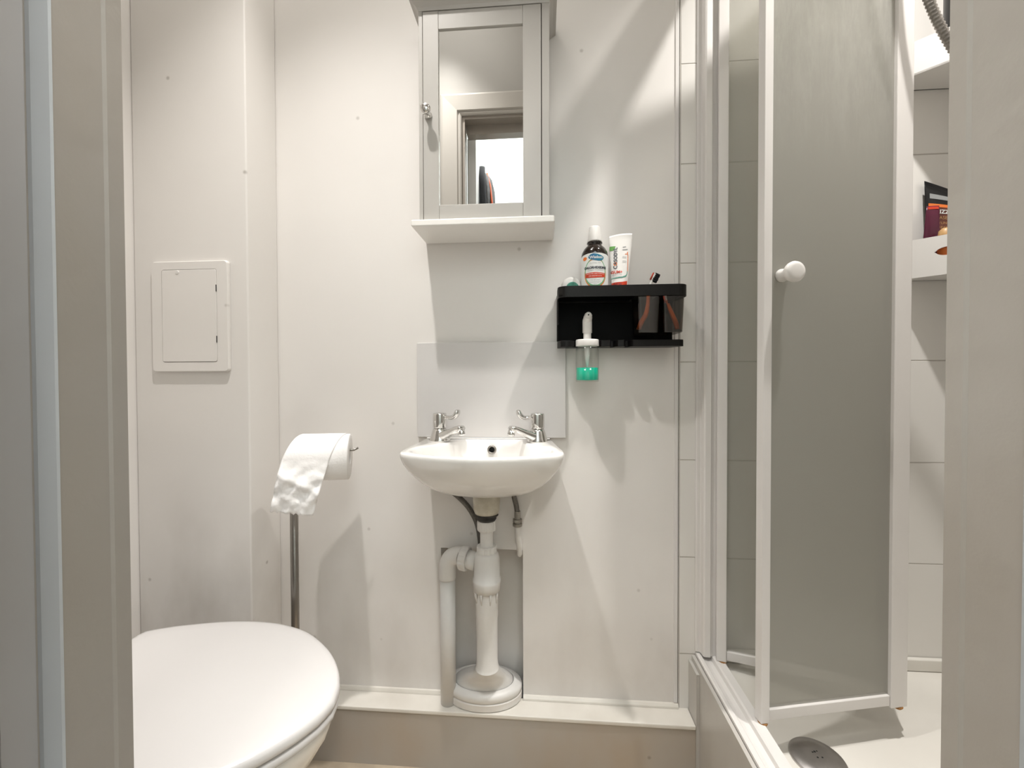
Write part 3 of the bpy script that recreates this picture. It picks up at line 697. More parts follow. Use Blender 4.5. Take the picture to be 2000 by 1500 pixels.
# ------------------------------------------------------------------ toilet roll and its stand
ax = Vector((.945, .33, -.02)).normalized(); fn_ = Vector((.33, -.945, 0)).normalized()
RC = Vector((-.5035, -.118, .7860))
def roll():
    px, py = -.5790, -.1300
    t = thing('toilet_roll_stand', 'slim brushed steel pole stand for the toilet roll', 'toilet roll stand', (px, py, 0))
    bm = bmesh.new(); lathe(bm, [(0, .0005), (.048, .0005), (.049, .004), (.046, .007), (.012, .012), (0, .012)], (px, py, 0), n=40); finish('base', bm, 'steel', t, smooth=True)
    bm = bmesh.new(); tube(bm, [(px, py, .010), (px, py, .795)], .0088, 20); finish('pole', bm, 'steel', t, smooth=True)
    arm0 = RC + Vector((0, 0, .0150))
    bm = bmesh.new(); p = [arm0 - ax * .071 + Vector((0, 0, -.001)), arm0 - ax * .064, arm0, arm0 + ax * .050, arm0 + ax * .058, arm0 + ax * .068 + Vector((0, 0, .005))]
    tube(bm, p, .0026, 10); finish('arm', bm, 'steel', t, smooth=True)
    r = thing('toilet_roll', 'white toilet roll with a loose crumpled sheet hanging down', 'toilet roll', RC - Vector((0, 0, .0515)))
    bm = bmesh.new(); ro, ri, L = .0535, .0190, .0500
    prof = [(ri, -L), (ri + .004, -L), (ro - .003, -L), (ro, -L + .002), (ro, L - .002), (ro - .003, L), (ri + .004, L), (ri, L), (ri - .001, L - .002), (ri - .001, -L + .002), (ri, -L)]
    lathe(bm, prof, RC, ax, 64); finish('roll', bm, 'paper', r, smooth=True)
    bm = bmesh.new(); nu, nv = 60, 26; grid = []
    for i in range(nu + 1):
        s = i / nu; row = []
        for j in range(nv + 1):
            w = (j / nv - .5)
            arc = .55
            if s < arc:      # hugging the roll from the back over the top to the front
                th = math.radians(125 - (s / arc) * 122)    # 90 = top, 0 = front
                p = RC + ax * (-.0095 + w * (.096)) + fn_ * (math.cos(th) * (ro + .0012)) + Vector((0, 0, math.sin(th) * (ro + .0012)))
            else:
                q = (s - arc) / (1 - arc); dz = .112 * q
                bulge = .006 * math.sin(q * math.pi * 1.0) + .010 * q
                p = RC + ax * (-.0095 + w * (.096 - .012 * q) - .026 * q) + fn_ * (ro + .0012 + bulge) + Vector((0, 0, .0025 - dz - .014 * w * q))
                k = noise.noise(Vector((w * 5, q * 5, 1.3))) * .006 + noise.noise(Vector((w * 14, q * 11, 4.1))) * .0030 + .0015 * math.sin((w * 3.5 + q * 5) * 3)
                k += .007 * math.exp(-((q - .42 - .35 * w) / .07) ** 2)
                p += fn_ * (k * min(1, q * 4)) + Vector((0, 0, .004 * noise.noise(Vector((w * 16, 0, 9))) * q))
            p += ax * (.004 - .030 * min(1, max(0, s - .16) / (arc - .16)))
            row.append(bm.verts.new(p))
        grid.append(row)
    skin(bm, grid, closed=False)
    finish('loose_sheet', bm, 'paper', r, smooth=True, solid=.0005)
roll()

# ------------------------------------------------------------------ black wall organiser
SX0, SX1, SF = .0355, .3300, -.0860
def organiser():
    t = thing('bathroom_organiser', 'black plastic wall shelf with hooks and a lower bar, right of the mirror cabinet', 'shelf', ((SX0 + SX1) / 2, 0, 1.045))
    finish('back_plate', B(SX0, SX1 - .012, -.0060, -.0005, 1.046, 1.176), 'black', t, bevel=.002)
    # tray: rounded front corners, thin floor (open over the cups), raised rim
    def outline(ins):
        r = .022
        q = rrect(SX0 + ins, SX1 - ins, SF + ins, -.0062 - ins, max(.003, r - ins), 6)
        return q
    bm = bmesh.new(); O = outline(0); I = outline(.0022)
    rings = [[bm.verts.new((p[0], p[1], z)) for p in q] for q, z in ((I, 1.1560), (O, 1.1560), (O, 1.1815), (I, 1.1815), (I, 1.1560))]
    skin(bm, rings); tr = finish('tray_rim', bm, 'black_bar', t)
    finish('tray_floor', B((SX0 + .003, .2140, SF + .003, -.0065, 1.1600, 1.1625)), 'black', t)
    finish('side_wing', B((SX0 + .001, SX0 + .004, -.050, -.006, 1.10, 1.160), (SX0 + .0012, SX0 + .0038, -.030, -.006, 1.055, 1.10)), 'black', t, bevel=.001)
    # lower bar with hook lobes
    bm = bmesh.new()
    prism(bm, [(SX0 + .001, -.0062), (SX0 + .001, -.040), (.043, -.058), (.052, -.0625), (.064, -.0625), (.0735, -.056), (.0775, -.046), (.0775, -.0250), (.1345, -.0250), (.1345, -.052), (.1380, -.0600), (.158, -.0600), (.1605, -.054), (.162, -.030), (.170, -.030), (.172, -.050), (.1765, -.060), (.190, -.0620), (.1945, -.056), (.196, -.030), (.205, -.030), (.207, -.056), (.2120, -.063), (.316, -.063), (.326, -.058), (.330, -.048), (.327, -.038), (.312, -.0062)], 1.0430, 1.0580, 'z')
    box(bm, .0776, .0836, -.0500, -.0250, 1.0430, 1.0444); box(bm, .1284, .1344, -.0500, -.0250, 1.0430, 1.0444)
    finish('hook_bar', bm, 'black_bar', t, bevel=.0018)
organiser()

def cup(x0, x1, label, deep):
    t = thing('toothbrush_cup', label, 'cup', ((x0 + x1) / 2, -.050, 1.073), 'smoked cups under the organiser')
    bm = bmesh.new(); y0, y1 = SF + .006, -.0085
    lv = [(0.004, 1.0735), (.003, 1.075), (.0, 1.1595), (.0012, 1.1595), (.0042, 1.0755)]
    rings = [[bm.verts.new((p[0], p[1], z)) for p in rrect(x0 + i, x1 - i, y0 + i * 1.2, y1 - i * .4, .006)] for i, z in lv]
    skin(bm, rings); cap(bm, rings[0]); cap(bm, rings[-1])
    finish('cup_body', bm, 'smoke', t)
    bm = bmesh.new(); O_ = rrect(x0 - .0002, x1 + .0002, y0 - .0004, y1 + .0004, .006); I_ = rrect(x0 + .0016, x1 - .0016, y0 + .0016, y1 - .0016, .005)
    rings = [[bm.verts.new((p[0], p[1], z)) for p in q] for q, z in ((O_, 1.1597), (O_, 1.1640), (I_, 1.1640), (I_, 1.1597), (O_, 1.1597))]
    skin(bm, rings); finish('cup_rim', bm, 'black', t)
cup(.2180, .2690, 'left smoked plastic cup with a toothbrush whose head sticks out', 1)
cup(.2745, .3230, 'right smoked plastic cup holding an orange handle', 1)

def toothbrush(pts, label, head=True):
    t = thing('toothbrush', label, 'toothbrush', pts[0], 'toothbrushes in the cups')
    P = catmull(pts, 6); n = len(P)
    k = int(n * .70)
    bm = bmesh.new(); tube(bm, P[:k + 1], [.0055 + .0012 * math.sin(i / k * 6) for i in range(k + 1)], 14, flat=(1.1, .8)); finish('handle', bm, 'brush_o', t, smooth=True)
    bm = bmesh.new(); tube(bm, P[k:], [.0038 if i < (n - k) * .55 else .0048 for i in range(n - k)], 12, flat=(1.1, .6)); h = finish('neck', bm, 'white_pl', t, smooth=True)
    d = (P[-1] - P[-3]).normalized(); s = d.cross(Vector((0, -1, 0))).normalized()
    bm = bmesh.new(); e = P[-1] - d * .004
    tube(bm, [e - d * .012 - s * .0040, e + d * .005 - s * .0040], .0036, 10, flat=(1, .45)); finish('head_back', bm, 'red', t, smooth=True)
    bm = bmesh.new()
    for i in range(5):
        for j in range(3):
            b0 = e + d * (-.012 + i * .0042) + Vector((0, 1, 0)) * ((j - 1) * .0034)
            tube(bm, [b0, b0 + s * (.0115 + .0010 * ((i + j) % 2))], .0019, 6)
    finish('bristles', bm, 'bristle', t)
toothbrush([(.2255, -.055, 1.083), (.2320, -.052, 1.100), (.2440, -.048, 1.120), (.2490, -.046, 1.145), (.2500, -.045, 1.165), (.2535, -.044, 1.186), (.2600, -.043, 1.203), (.2655, -.043, 1.215)], 'toothbrush with orange handle and black bristles showing above the shelf')
toothbrush([(.3140, -.055, 1.083), (.3110, -.052, 1.098), (.3050, -.048, 1.116), (.2990, -.045, 1.134), (.2960, -.043, 1.145), (.2940, -.042, 1.152), (.2930, -.041, 1.158), (.2925, -.040, 1.162)], 'short orange handled toothbrush lying inside the right cup')

# ------------------------------------------------------------------ soap dispenser hung in the bar
def dispenser():
    x, y = .1060, -.0520
    t = thing('soap_dispenser', 'clear pump dispenser with green soap hanging from the shelf bar', 'soap dispenser', (x, y, .9600))
    def L(nm, prof, m, par=t, n=36, sm=True):
        bm = bmesh.new(); lathe(bm, prof, (x, y, 0), n=n); return finish(nm, bm, m, par, smooth=sm)
    L('bottle', [(0, .9600), (.0255, .9600), (.0272, .9618), (.0275, .965), (.0275, 1.036), (.0262, 1.041), (.0225, 1.0435), (.0215, 1.0435), (.0215, 1.042), (.0250, 1.0400), (.0262, 1.035), (.0262, .966), (.0255, .9635), (0, .9630)], 'clear')
    L('green_soap', [(0, .9634), (.0250, .9640), (.0258, .9660), (.0258, .9935), (0, .9940)], 'soap')
    L('collar', [(0, 1.0445), (.0268, 1.0445), (.0272, 1.0455), (.0272, 1.0580), (.0262, 1.0600), (.0130, 1.0610), (0, 1.0612)], 'white_pl')
    L('pump_stem', [(.0093, 1.0612), (.0093, 1.0780)], 'white_pl', n=28)
    h = L('pump_head', [(.0085, 1.0760), (.0112, 1.0765), (.0112, 1.1040), (.0108, 1.1085), (.0085, 1.1110), (0, 1.1115)], 'white_pl', n=28)
    bm = bmesh.new(); tube(bm, catmull([(x, y + .002, 1.104), (x + .0005, y - .006, 1.110), (x + .001, y - .014, 1.1155), (x + .001, y - .018, 1.1165)], 4), [.0108] * 3 + [.0104] * 3 + [.0092] * 3 + [.0074] * 4, 18)
    finish('spout', bm, 'white_pl', h, smooth=True)
    bm = bmesh.new(); lathe(bm, [(0, .0006), (.0018, .0006), (.0018, -.001), (0, -.001)], (x + .001, y - .0182, 1.1167), (0, -1, .1), 10); finish('nozzle', bm, 'hole', h)
    L('dip_tube', [(0, 1.044), (.0075, 1.044), (.0062, 1.022), (.0055, 1.014), (.0032, 1.000), (.0020, .998), (.0016, .966), (0, .966)], 'white_pl', n=16)
dispenser()

# ------------------------------------------------------------------ things on the shelf
TF = 1.1627
def mouthwash():
    x, y, r = .1240, -.0470, .0315
    t = thing('mouthwash_bottle', 'dark amber mouthwash bottle with white cap and white label', 'bottle', (x, y, TF))
    bm = bmesh.new(); lathe(bm, [(0, 0), (r - .002, 0), (r, .003), (r, .096), (r - .001, .102), (.0255, .112), (.0170, .1205), (.0150, .1235), (.0182, .1250), (.0182, .1280), (.0140, .1290), (0, .129)], (x, y, TF), n=48); finish('glass_body', bm, 'amber', t, smooth=True)
    bm = bmesh.new(); lathe(bm, [(0, .1292), (.0165, .1292), (.0168, .131), (.0128, .163), (.0120, .1650), (.0100, .1658), (0, .166)], (x, y, TF), n=60); finish('cap', bm, 'white_pl', t, smooth=True)
    def F(e):
        R = r + e
        base = math.radians(-96)
        return lambda u, v: (x + R * math.cos(base + u / R), y + R * math.sin(base + u / R), TF + v)
    a = .047
    patch('label', [(-a, .004), (a, .004), (a, .0905), (.030, .0940), (.012, .0955), (-.012, .0955), (-.030, .0940), (-a, .0905)], F(.0003), 'labelw', t)
    patch('green_oval', ell(0.001, .0510, .0265, .0330), F(.0005), 'green_l', t, hole=ell(0.0012, .0520, .0240, .0305))
    patch('orange_oval', [p for p in ell(0.001, .0480, .0275, .0325)], F(.0004), 'orange', t, hole=ell(0.001, .0515, .0262, .0315))
    patch('logo', [(.003 + p[0] * 1.0, .0855 + p[1] + .0016 * math.sin(p[0] * 130 + 3)) for p in ell(0, 0, .0185, .0078)], F(.0006), 'blue', t)
    text_mesh('Wisdom', .0088, lambda u, v: F(.0009)(u + .003, v + .0855), 'logo_text', 'labelw', t, bold=.0002)
    patch('offer_flash', ell(-.0255, .0845, .0060, .0042), F(.0006), 'orange', t)
    text_mesh('ALCOHOL FREE', .0036, lambda u, v: F(.0009)(u + .001, v + .0725), 'small_text', 'grey_ink', t)
    text_mesh('CHLORHEXIDINE', .0074, lambda u, v: F(.0009)(u + .001, v + .0615), 'name_text', 'ink', t, bold=.0003, space=.95)
    text_mesh('ANTISEPTIC MOUTHWASH', .0031, lambda u, v: F(.0009)(u + .001, v + .0555), 'small_text', 'grey_ink', t)
    patch('red_band', [(-.0235, .0395), (.0, .0380), (.0250, .0400), (.0255, .0495), (.0, .0510), (-.0240, .0500)], F(.0007), 'red', t)
    text_mesh('COMPLETE CARE FORMULA', .0036, lambda u, v: F(.0010)(u + .001, v + .0475), 'band_text', 'labelw', t)
    text_mesh('FOR HEALTHY GUMS', .0033, lambda u, v: F(.0010)(u + .001, v + .0425), 'band_text', 'labelw', t)
    for k, s in enumerate(('helps fight plaque', 'and protects gums', '300ml')):
        text_mesh(s, .0032, lambda u, v, k=k: F(.0009)(u + .001, v + .0335 - k * .0052), 'small_text', 'grey_ink', t)
mouthwash()

def toothpaste():
    x, y = .1800, -.0500
    t = thing('toothpaste_tube', 'white toothpaste tube standing on its cap beside the mouthwash bottle', 'toothpaste', (x, y, TF))
    def wd(z): return .0190 + (.0265 - .0190) * min(1, (z - .018) / .100)
    def th(z): return .0175 * max(0.0, 1 - ((z - .018) / .118)) ** .8 + .0008
    def cxz(z): return x + .0045 * (z / .14)
    bm = bmesh.new(); rings = []
    zs = [.018, .022, .035, .05, .065, .08, .095, .11, .122, .130, .1345, .140, .1440]
    for z in zs:
        w, h = wd(z), th(z)
        rings.append([bm.verts.new((cxz(z) + w * math.cos(2*math.pi*i/40), y + h * math.sin(2*math.pi*i/40), TF + z + (.11 * wd(z) * math.cos(2*math.pi*i/40) if z > .139 else 0) + (.0025 * math.cos(math.pi * .5 * math.cos(2*math.pi*i/40)) if z > .139 else 0))) for i in range(40)])
    skin(bm, rings); cap(bm, rings[0]); cap(bm, rings[-1]); finish('tube_body', bm, 'white_pl', t, smooth=True)
    bm = bmesh.new(); lathe(bm, [(0, 0), (.0165, 0), (.0175, .002), (.0165, .0178), (0, .0178)], (x, y, TF), n=40); finish('cap', bm, 'white_pl', t, smooth=True)
    def F(e):
        def f(u, v):
            w, h = wd(v), th(v); q = max(-.97, min(.97, u / w))
            return (cxz(v) + u, y - h * math.sqrt(1 - q * q) - e, TF + v)
        return f
    patch('green_leaf', [(-.0255, .106), (-.0175, .106), (-.0130, .112), (-.0120, .1165), (-.0245, .1165), (-.0255, .115)], F(.0005), 'green', t)
    R = lambda ou, ov, e=.0008: (lambda a, b: F(e)(ou - b, ov + a))
    text_mesh('C', .0118, R(-.0115, .0655), 'name_text', 'ink', t, bold=.0003)
    text_mesh('O', .0112, R(-.0115, .0735), 'name_text', 'orange', t, bold=.0002)
    text_mesh('RSODYL', .0112, R(-.0115, .0925), 'name_text', 'ink', t, bold=.0003, space=1.0)
    text_mesh('GUM+', .0090, lambda a, b: F(.0008)(a - .0085, b + .0535), 'gum_text', 'red', t, bold=.0003)
    for k in range(2): text_mesh('REPAIR & CARE' if k == 0 else 'daily toothpaste', .0032, lambda a, b, k=k: F(.0008)(a - .008, b + .0470 - k * .0042), 'small_text', 'grey_ink', t)
    for k, (zz, ww) in enumerate(((.1140, .006), (.1075, .010))):
        patch('grey_mark', [(.006 - ww * .2, zz - .0012), (.006 + ww, zz - .0004), (.006 + ww, zz + .0018), (.006 - ww * .2, zz + .0006)], F(.0005), 'grey_ink', t)
    patch('orange_mark', [(.0100, .0960), (.0170, .0960), (.0170, .1020), (.0150, .1020), (.0150, .0975), (.0100, .0975)], F(.0005), 'orange', t)
    for k, zz in enumerate((.0900, .0870, .0800, .0770)):
        patch('grey_mark', [(.004, zz), (.0135, zz), (.0135, zz + .0007), (.004, zz + .0007)], F(.0005), 'grey_ink', t)
    patch('orange_line', [(.0165, .0560), (.0178, .0560), (.0178, .0960), (.0165, .0960)], F(.0005), 'orange', t)
    patch('teal_sweep', [(-.0195, .0380), (.004, .0400), (.0135, .0430), (.0165, .0500), (.0172, .0560), (.0158, .0560), (.0150, .0500), (.0120, .0455), (.004, .0425), (-.0195, .0400)], F(.0006), 'teal', t)
    patch('red_base', [(-.0188, .0200), (.0160, .0200), (.0165, .0330), (.004, .0300), (-.0188, .0290)], F(.0006), 'red', t)
    text_mesh('NEW', .0080, lambda a, b: F(.0010)(a - .006, b + .0245), 'base_text', 'maroon', t)
toothpaste()

def floss():
    x, y, z = .0690, -.0420, TF + .0245
    t = thing('dental_floss', 'round white dental floss box at the left end of the black shelf', 'dental floss', (x, y, TF))
    bm = bmesh.new(); lathe(bm, [(0, .007), (.019, .007), (.0225, .0055), (.0240, .003), (.0243, 0), (.0240, -.003), (.0225, -.0055), (0, -.007)], (x, y, z), (0.1, -1, 0), 44); finish('box_body', bm, 'white_pl', t, smooth=True)
    bm = bmesh.new(); lathe(bm, [(.0150, .0068), (.0158, .0078), (.0140, .0080), (.0110, .0072), (0, .0072)], (x + .002, y, z - .004), (0.1, -1, 0), 36); finish('round_label', bm, 'teal', t, smooth=True)
    text_mesh('FLOSS', .0060, lambda u, v: (x + .0025 + u, y - .0079, z - .003 + v), 'label_text', 'labelw', t)
floss()
bm = bmesh.new(); lathe(bm, [(0, 0), (.0075, 0), (.0075, .023), (.0065, .0255), (0, .0260)], (.2985, -.026, 1.1642), n=24)
tag(finish('small_cap', bm, 'white_pl', smooth=True), 'small white cap at the right end of the black shelf', 'cap')

# ------------------------------------------------------------------ shower
TXa, TXb = .3755, .4290      # threshold track
def shower_tray():
    t = thing('shower_tray', 'white raised shower tray behind the folding door', 'shower tray', (.72, -.38, 0))
    x0, x1, y0, y1 = .3750, RX - .0005, DY + .0005, -.0048
    bm = bmesh.new(); nx, ny = 66, 76; g = []
    for i in range(nx + 1):
        row = []
        for j in range(ny + 1):
            x = x0 + (x1 - x0) * i / nx; y = y0 + (y1 - y0) * j / ny
            def sm(d, a, b):
                q = max(0, min(1, (d - a) / (b - a))); return q * q * (3 - 2 * q)
            f = sm(x - x0, .045, .085) * sm(x1 - x, .035, .09) * sm(y1 - y, .032, .12) * sm(y - y0, .035, .09)
            dd = math.hypot(x - .534, y + .209)
            z = .2740 - .0430 * f - .010 * f * (1 - min(1, dd / .45))
            row.append(bm.verts.new((x, y, z)))
        g.append(row)
    skin(bm, g, closed=False)
    edge = [g[i][0] for i in range(nx + 1)] + [g[nx][j] for j in range(1, ny + 1)] + [g[i][ny] for i in range(nx - 1, -1, -1)] + [g[0][j] for j in range(ny - 1, 0, -1)]
    base = [bm.verts.new((v.co.x, v.co.y, 0.001)) for v in edge]
    skin(bm, [edge, base]); cap(bm, base)
    finish('tray_body', bm, 'tray', t, smooth=True)
    bm = B((x0 + .06, x1, -.0170, -.0048, .2745, .3030), (x1 - .014, x1, y0, -.0175, .2745, .3030)); finish('upstand', bm, 'tray', t, bevel=.003)
    c = (.534, -.209, .2235); zt = .2225
    bm = bmesh.new(); lathe(bm, [(.0475, -.002), (.0480, .0015), (.0465, .0035), (.030, .0062), (.012, .0075), (0, .0078)], c, n=56); d = finish('drain_cover', bm, 'dark_steel', t, smooth=True)
    for dx, dy, r in ((.006, -.004, .0016), (-.003, -.0045, .0017), (-.001, .008, .0022), (-.0055, .0065, .0016), (.004, .0095, .0015)):
        bm = bmesh.new(); lathe(bm, [(0, .0004), (r, .0002), (r, -.001), (0, -.001)], (c[0] + dx, c[1] + dy, c[2] + .0076), n=12); finish('drain_hole', bm, 'hole', d)
shower_tray()

def enclosure():
    t = thing('shower_enclosure', 'white framed folding shower door standing half open on its track', 'shower door', (.41, -.2, .2825))
    # threshold track: two raised lips and a channel
    bm = bmesh.new()
    z0 = .2828
    sec = [(TXa, z0), (TXa, .2895), (.3785, .2910), (.3850, .2905), (.3890, .2850), (.3960, .2835), (.4060, .2838), (.4080, .2925), (.4120, .2945), (.4290, .2938), (.4290, z0)]
    a = [bm.verts.new((p[0], -.0050, p[1])) for p in sec]; b = [bm.verts.new((p[0], DY + .002, p[1])) for p in sec]
    skin(bm, [a, b]); cap(bm, a); cap(bm, b); finish('threshold_track', bm, 'frame_w', t)
    # wall post, stepped
    bm = bmesh.new()
    prism(bm, [(.3740, -.0045), (.3740, -.0075), (.3765, -.0100), (.3830, -.0100), (.3850, -.0150), (.3860, -.0260), (.3890, -.0290), (.4010, -.0300), (.4040, -.0255), (.4100, -.0240), (.4160, -.0240), (.4160, -.0045)], .2940, 2.045, 'z')
    finish('wall_post', bm, 'frame_w', t)
    bm = bmesh.new(); prism(bm, [(.3760, DY + .002), (.3760, DY + .032), (.4290, DY + .032), (.4290, DY + .002)], .2940, 2.045, 'z'); finish('near_post', bm, 'frame_w', t, bevel=.002)
    finish('top_rail', B(.3760, .4290, DY + .002, -.0050, 2.0455, 2.0900), 'frame_w', t, bevel=.002)
    def leaf(nm, p0, p1, m, sw0, sw1, zb=.2990, zt=2.040, thick=.018):
        p0, p1 = Vector((*p0, 0)), Vector((*p1, 0)); d = (p1 - p0); Ln = d.length; d.normalize(); n_ = Vector((-d.y, d.x, 0))
        def bar(bm, a0, a1, z0, z1, th):
            vs = []
            for a in (a0, a1):
                for b_ in (-th / 2, th / 2):
                    for z in (z0, z1): vs.append(bm.verts.new(p0 + d * a + n_ * b_ + Vector((0, 0, z))))
            for f in ((0, 1, 3, 2), (4, 6, 7, 5), (0, 4, 5, 1), (2, 3, 7, 6), (0, 2, 6, 4), (1, 5, 7, 3)): bm.faces.new([vs[i] for i in f])
        bm = bmesh.new(); bar(bm, 0, sw0, zb - .004, zt, thick); bar(bm, Ln - sw1, Ln, zb - .004, zt, thick)
        bar(bm, sw0 + .0005, Ln - sw1 - .0005, zb, zb + .0215, thick * .8); bar(bm, sw0 + .0005, Ln - sw1 - .0005, zt - .03, zt, thick * .8)
        f = finish(nm, bm, 'frame_w', t, bevel=.0015)
        bm = bmesh.new(); bar(bm, sw0 - .002, Ln - sw1 + .002, zb + .018, zt - .026, .004); finish('pane', bm, m, f)
        return f, p0, d, n_
    leaf('door_leaf', (.4130, -.0330), (.7400, -.1260), 'paneA', .0215, .030)
    fB, p0, d, n_ = leaf('door_leaf', (.4200, -.2120), (.7400, -.1460), 'paneB', .0180, .038)
    # joint between the leaves
    bm = bmesh.new(); tube(bm, [(.7480, -.1350, .300), (.7480, -.1350, 2.035)], .0065, 16); finish('hinge_strip', bm, 'frame_w', t, smooth=True)
    # rusty pivot feet
    for x, y in ((.4280, -.2130), (.7260, -.1510), (.4250, -.0400), (.7440, -.1340)):
        bm = bmesh.new(); lathe(bm, [(0, .2890), (.0060, .2890), (.0090, .2930), (.0085, .2950), (0, .2951)], (x, y, 0), n=12); finish('pivot_foot', bm, 'rust', t)
    # knob on the outer leaf
    kp = p0 + d * .0420 + Vector((0, 0, 1.1660)); nn = Vector((-n_.x, -n_.y, 0)) if n_.y > 0 else n_
    nn = (nn).normalized()
    bm = bmesh.new(); lathe(bm, [(0, .002), (.0125, .002), (.0130, .004), (.0118, .010), (.0112, .016), (.0120, .021), (.0165, .026), (.0190, .031), (.0195, .036), (.0180, .0395), (.012, .0408), (0, .041)], kp, nn, 40)
    finish('knob', bm, 'white_pl', fB, smooth=True)
enclosure()

# corner caddies, bottles and hose glimpsed past the door
def caddy(lx, z0, z1, label, hole=False, dep=.0):
    t = thing('corner_caddy', label, 'caddy', (RX - .08, -.06, z0), 'corner caddies in the shower')
    x1 = RX - .001; w = x1 - lx; yb = -.0050
    front = []
    for i in range(25):
        a = i / 24; front.append((lx + w * a, yb - .004 - dep - (w * .92) * (a ** 1.02)))
    poly = [(x1, yb), (lx, yb)] + front
    bm = bmesh.new()
    prism(bm, poly, z0, z0 + .004, 'z'); finish('caddy_floor', bm, 'white_pl', t)
    bm = bmesh.new()
    # front wall; an oval slot is left open in it
    if not hole:
        inn = [(p[0] + .002, p[1] + .002) for p in front]
        rings = [[bm.verts.new((p[0], p[1], z)) for p in q] for q, z in ((front, z0), (front, z1), (inn, z1), (inn, z0))]
        skin(bm, rings, closed=False)
    else:
        N_, K = 96, 40
        hx, hz, ha, hb = .8880, (z0 + z1) / 2 + .008, .0150, .0095
        def P(u, z, o=0): 
            a = (u - lx) / w; return (u + o, yb - .004 - dep - (w * .92) * (max(a, 0) ** 1.02) + o, z)
        for k in range(N_):
            u0, u1 = lx + w * k / N_, lx + w * (k + 1) / N_
            def half(u):
                q = 1 - ((u - hx) / ha) ** 2; return hb * math.sqrt(q) if q > 0 else 0
            h0, h1 = half(u0), half(u1)
            for o in (0, .002):
                for za0, za1, zb0, zb1 in ((z0, z0, hz - h0, hz - h1), (hz + h0, hz + h1, z1, z1)):
                    f = [bm.verts.new(P(u0, za0, o)), bm.verts.new(P(u1, za1, o)), bm.verts.new(P(u1, zb1, o)), bm.verts.new(P(u0, zb0, o))]; bm.faces.new(f)
        bmesh.ops.remove_doubles(bm, verts=bm.verts, dist=1e-5)
    finish('caddy_front', bm, 'white_pl', t)
    finish('wall_rim', B((lx, x1, yb, yb - .002, z0, z1 - .01), (lx, lx + .002, yb - .004 - dep, yb, z0, z1)), 'white_pl', t)
    return t
caddy(.7700, 1.6380, 1.7120, 'upper white corner caddy holding a black bottle')
caddy(.8450, 1.1950, 1.2820, 'lower white corner caddy with an oval slot and squeezy tubes', hole=True, dep=.022)
t = thing('black_bottle', 'black toiletry bottle on the upper corner caddy', 'bottle', (.916, -.075, 1.6425))
bm = bmesh.new(); lathe(bm, [(0, 0), (.036, 0), (.038, .004), (.038, .215), (.034, .232), (.018, .242), (0, .243)], (.916, -.075, 1.6425), n=36); finish('bottle_body', bm, 'tube_blk', t, smooth=True)
bm = bmesh.new(); lathe(bm, [(0, .2432), (.015, .2432), (.015, .268), (0, .270)], (.916, -.075, 1.6425), n=28); finish('bottle_cap', bm, 'tube_blk', t, smooth=True)

def squeezy(x, y, z0, z1, w0, w1, m, label, TT=.0095, shear=0.0, slant=0.0, parts=None, yaw=-.35):
    t = thing('squeezy_tube', label, 'tube', (x, y, z0), 'tubes in the lower caddy')
    cy_, sy_ = math.cos(yaw), math.sin(yaw)
    def ring(bm, z, k, w=None, th=None):
        q = (z - z0) / (z1 - z0); W = w0 + (w1 - w0) * q if w is None else w; T = TT * (1 - q) ** .8 + .0012 if th is None else th
        r = []
        for i in range(32):
            a = 2 * math.pi * i / 32; u, v = W * math.cos(a), T * math.sin(a)
            r.append(bm.verts.new((x + shear * q + u * cy_ - v * sy_, y + u * sy_ + v * cy_, z + slant * u * (q ** 4))))
        return r
    bm = bmesh.new(); zc = z0 + .012; zs = [zc + (z1 - zc) * i / 12 for i in range(13)]
    rings = [ring(bm, z, 0) for z in zs]; skin(bm, rings); cap(bm, rings[0]); cap(bm, rings[-1]); finish('tube_body', bm, m, t, smooth=True)
    bm = bmesh.new(); rings = [ring(bm, z, 0, w0 * .8, TT * .9) for z in (z0, z0 + .0118)]; skin(bm, rings); cap(bm, rings[0]); cap(bm, rings[-1]); finish('tube_cap', bm, 'tube_blk', t)
    def F(e):
        def f(u, v):
            q = (v - z0) / (z1 - z0); W = w0 + (w1 - w0) * q; T = TT * (1 - q) ** .8 + .0012; c_ = max(-.97, min(.97, u / W)); b = -T * math.sqrt(1 - c_ * c_) - e
            return (x + shear * q + u * cy_ - b * sy_, y + u * sy_ + b * cy_, v + slant * u * (q ** 4))
        return f
    return t, F
zc = 1.1992
tB, F = squeezy(.9130, -.0165, zc, 1.4080, .020, .034, 'tube_blk', 'black and brown tube standing at the back of the lower caddy', shear=.004, slant=-.45, yaw=-.06)
patch('brown_panel', [(-.026, 1.300), (.030, 1.300), (.032, 1.358), (-.027, 1.358)], F(.0006), 'tube_brown', tB)
patch('orange_band', [(-.026, 1.3585), (.032, 1.3585), (.032, 1.3655), (-.026, 1.3655)], F(.0008), 'orange', tB)
patch('grey_band', [(-.024, 1.376), (.030, 1.376), (.030, 1.386), (-.024, 1.386)], F(.0008), 'grey_ink', tB)
text_mesh('FRIZZ', .0125, lambda u, v: F(.0012)(u - .002, v + 1.348), 'name_text', 'labelw', tB, bold=.0003)
text_mesh('EASE', .0105, lambda u, v: F(.0012)(u + .0, v + 1.334), 'name_text', 'tan', tB)
for k, s in enumerate(('STYLING', 'CREAM')): text_mesh(s, .0080, lambda u, v, k=k: F(.0012)(u, v + 1.322 - k * .010), 'name_text', 'tan', tB)
tM, F = squeezy(.8870, -.0270, zc, 1.3600, .021, .0125, 'maroon', 'slim maroon tube with a red top edge in the lower caddy', shear=.0045, yaw=-.1)
patch('red_edge', [(-.0105, 1.352), (.0105, 1.352), (.0105, 1.358), (-.0105, 1.358)], F(.0006), 'red', tM)
t = thing('tan_bottle', 'small tan bottle with orange label seen through the caddy slot', 'bottle', (.8960, -.0520, zc))
